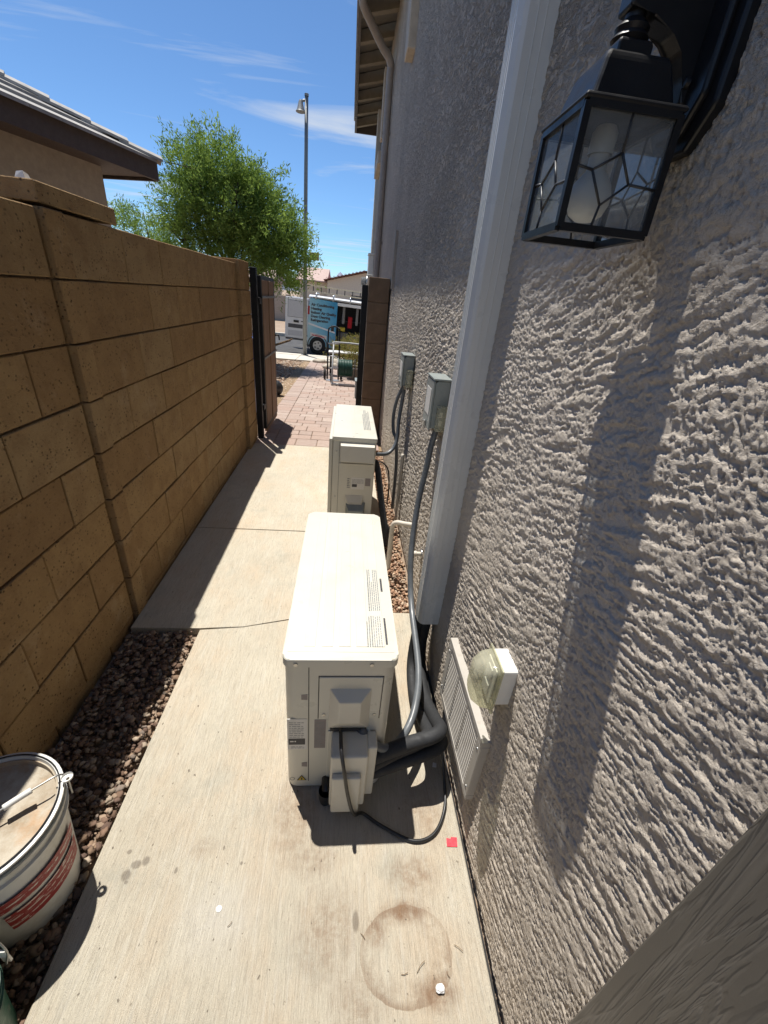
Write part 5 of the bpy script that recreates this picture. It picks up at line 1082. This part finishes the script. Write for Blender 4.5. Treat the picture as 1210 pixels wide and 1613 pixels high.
for i, (x, y, r, lb) in enumerate(((-.42, 11.6, .16, 'pale boulder left of the hose cart at the end of the pavers'), (-.15, 12.4, .22, 'larger pale boulder in front of the dry shrub'), (-.78, 12.9, .13, 'small flat boulder beside the lamp pole'), (.22, 11.4, .14, 'boulder behind the hose cart by the house'))):
    bm = bmesh.new(); bmesh.ops.create_icosphere(bm, subdivisions=3, radius=1)
    for v in bm.verts:
        k_ = 1 + .28 * math.sin(3.1 * v.co.x + i) * math.cos(2.7 * v.co.y + 2 * i) + random.uniform(-.03, .03); v.co = Vector((v.co.x * 1.35 * r * k_ + x, v.co.y * r * k_ + y, v.co.z * .62 * r * k_ + zg(y) + .25 * r))
    tag(from_bm('boulder', bm, M['rock'], None, smooth=True), lb, 'boulder', 'boulders in the front yard')
wbr = thing('wheelbarrow', 'grey wheelbarrow tipped beside the gate at the street end', 'wheelbarrow', (-2.2, 11.8, zg(11.8)))
zb_ = zg(11.8)
frustum_v = [(-2.62, 11.55, zb_ + .28), (-2.02, 11.55, zb_ + .40), (-2.02, 12.05, zb_ + .40), (-2.62, 12.05, zb_ + .28), (-2.74, 11.45, zb_ + .50), (-1.84, 11.45, zb_ + .72), (-1.84, 12.15, zb_ + .72), (-2.74, 12.15, zb_ + .50)]
mesh('tray', frustum_v, [(3, 2, 1, 0), (0, 1, 5, 4), (1, 2, 6, 5), (2, 3, 7, 6), (3, 0, 4, 7)], M['boxgrey'], wbr)
for yy in (11.6, 12.0): tube('handle', [(-2.75, yy, zb_ + .18), (-2.1, yy, zb_ + .37), (-1.45, yy, zb_ + .62)], .018, M['twig'], wbr, seg=8, curve=False); tube('leg', [(-1.98, yy, zb_ + .38), (-1.95, yy, zb_ - .02)], .015, M['postblack'], wbr, seg=8, curve=False)
lathe('wheel', [(0, -.04), (.12, -.04), (.17, -.02), (.17, .02), (.12, .04), (0, .04)], (-2.78, 11.8, zb_ + .15), M['tyre'], wbr, seg=22, axis='Y')
bs = lathe('ball', [(0, -.13), (.06, -.115), (.105, -.075), (.128, -.02), (.128, .02), (.105, .075), (.06, .115), (0, .13)], (-1.16, 7.2, zg(7.2) + .11), M['cable'], None, seg=20); tag(bs, 'dark round object on the gravel just past the gate', 'ball')

# ------------------------------------------------------------------ across the street
fh = thing('far_house', 'cream house with red tiled gable and iron cross ornament across the street', 'house', (3, 50, -.45))
HX0, HX1, HY = -2.15, 5.15, 46.0; APX, APZ, EVZ = 1.5, 3.62, 2.62
prism('gable_wall', [(HX0, -.45), (HX1, -.45), (HX1, EVZ), (APX, APZ - .02), (HX0, EVZ)], 'Y', HY, HY + 11, M['farwall'], fh)
def far_slope(xe, sgn, mt):
    n = 12; L_ = abs(APX - xe) + .35
    for i in range(n):
        f0, f1 = i / n, (i + 1) / n + .02; x0 = xe - sgn * .35 + sgn * L_ * f0; x1 = xe - sgn * .35 + sgn * L_ * f1; sl_ = (APZ - EVZ) / abs(APX - xe)
        z0 = EVZ - sl_ * .35 + sl_ * L_ * f0 + .10; z1 = EVZ - sl_ * .35 + sl_ * L_ * f1 + .06
        prism('roof_course', [(x0, z0), (x1, z1), (x1, z1 + .07), (x0, z0 + .09)] if sgn > 0 else [(x1, z1), (x0, z0), (x0, z0 + .09), (x1, z1 + .07)], 'Y', HY - .45, HY + 11, M['fartile'], fh)
far_slope(HX0, 1, None); far_slope(HX1, -1, None)
for i in range(11):                                     # barge tiles along the front edge
    f = (i + .5) / 11; x = HX0 - .2 + (APX - HX0 + .2) * f; z = EVZ + .10 + (APZ - EVZ) * f
    lathe('barge_tile', [(.10, -.02), (.12, 0), (.12, .34), (.10, .36)], (x, HY - .62, z), M['fartile'], fh, seg=10, axis='Y')
for a in range(4):
    th = R_(45 + 90 * a) if False else R_(90 * a); cx, cz = APX + .05, 2.62
    p = [(cx + .05 * math.cos(th), cz + .05 * math.sin(th)), (cx + .20 * math.cos(th) - .10 * math.sin(th), cz + .20 * math.sin(th) + .10 * math.cos(th)), (cx + .42 * math.cos(th), cz + .42 * math.sin(th)), (cx + .20 * math.cos(th) + .10 * math.sin(th), cz + .20 * math.sin(th) - .10 * math.cos(th))]
    prism('iron_ornament', p, 'Y', HY - .06, HY - .005, M['darkiron'], fh)
box('window', .2, 2.7, HY - .03, HY + .01, .35, 1.55, M['win'], fh); box('window_trim', .02, 2.9, HY - .10, HY - .001, 1.56, 1.80, M['farwall'], fh, bev=.02)
prism('rear_roof', [(46.5, 2.55), (52, 3.85), (57.5, 2.55), (57.5, 2.45), (46.5, 2.45)], 'X', -5.2, -2.2, M['fartilepale'], fh)
box('rear_wall', -4.9, -2.16, 47.2, 56.8, -.45, 2.44, M['farwall'], fh)
h2 = thing('far_house', 'pale low house far across the street behind the van doors', 'house', (-14, 52, -.45))
box('wall', -22, -8.5, 50, 60, -.45, 2.2, M['farwall'], h2); prism('roof', [(49.4, 2.1), (55, 3.3), (60.6, 2.1), (60.6, 2.0), (49.4, 2.0)], 'X', -22.6, -8, M['fartilepale'], h2)
for xx in (-20, -16, -12): box('window', xx, xx + 1.4, 49.95, 50.01, .4, 1.6, M['win'], h2)
fw = thing('yard_wall', 'long tan block wall across the street behind the van', 'wall', (-8, 30, -.45))
for i in range(18):
    x = -26 + i * 2.0; box('wall_panel', x + .02, x + 1.70, 32, 32.2, -.45, 1.12, M['farblock'], fw); box('wall_post', x + 1.71, x + 2.01, 31.94, 32.26, -.45, 1.22, M['farblock'], fw, bev=.02)
# desert mountains on the horizon
hx = np.linspace(-900, 900, 260); hh = 26 + 14 * perlin(hx * .012, hx * 0 + .3, 3) + 16 * perlin(hx * .03, hx * 0 + 1.3, 4) + 8 * perlin(hx * .09, hx * 0 + 2.1, 5); hh += 13 * np.exp(-((hx + 40) / 26) ** 2)
V, F = [], []
for i, x in enumerate(hx): V += [(x, 1500, -5), (x * 1.0, 1560, float(max(4, hh[i])) * 1.5), (x, 1800, -5)]
for i in range(len(hx) - 1): F += [(3 * i, 3 * i + 3, 3 * i + 4, 3 * i + 1), (3 * i + 1, 3 * i + 4, 3 * i + 5, 3 * i + 2)]
mesh('hills', V, F, M['hill'], smooth=True, kind='structure')
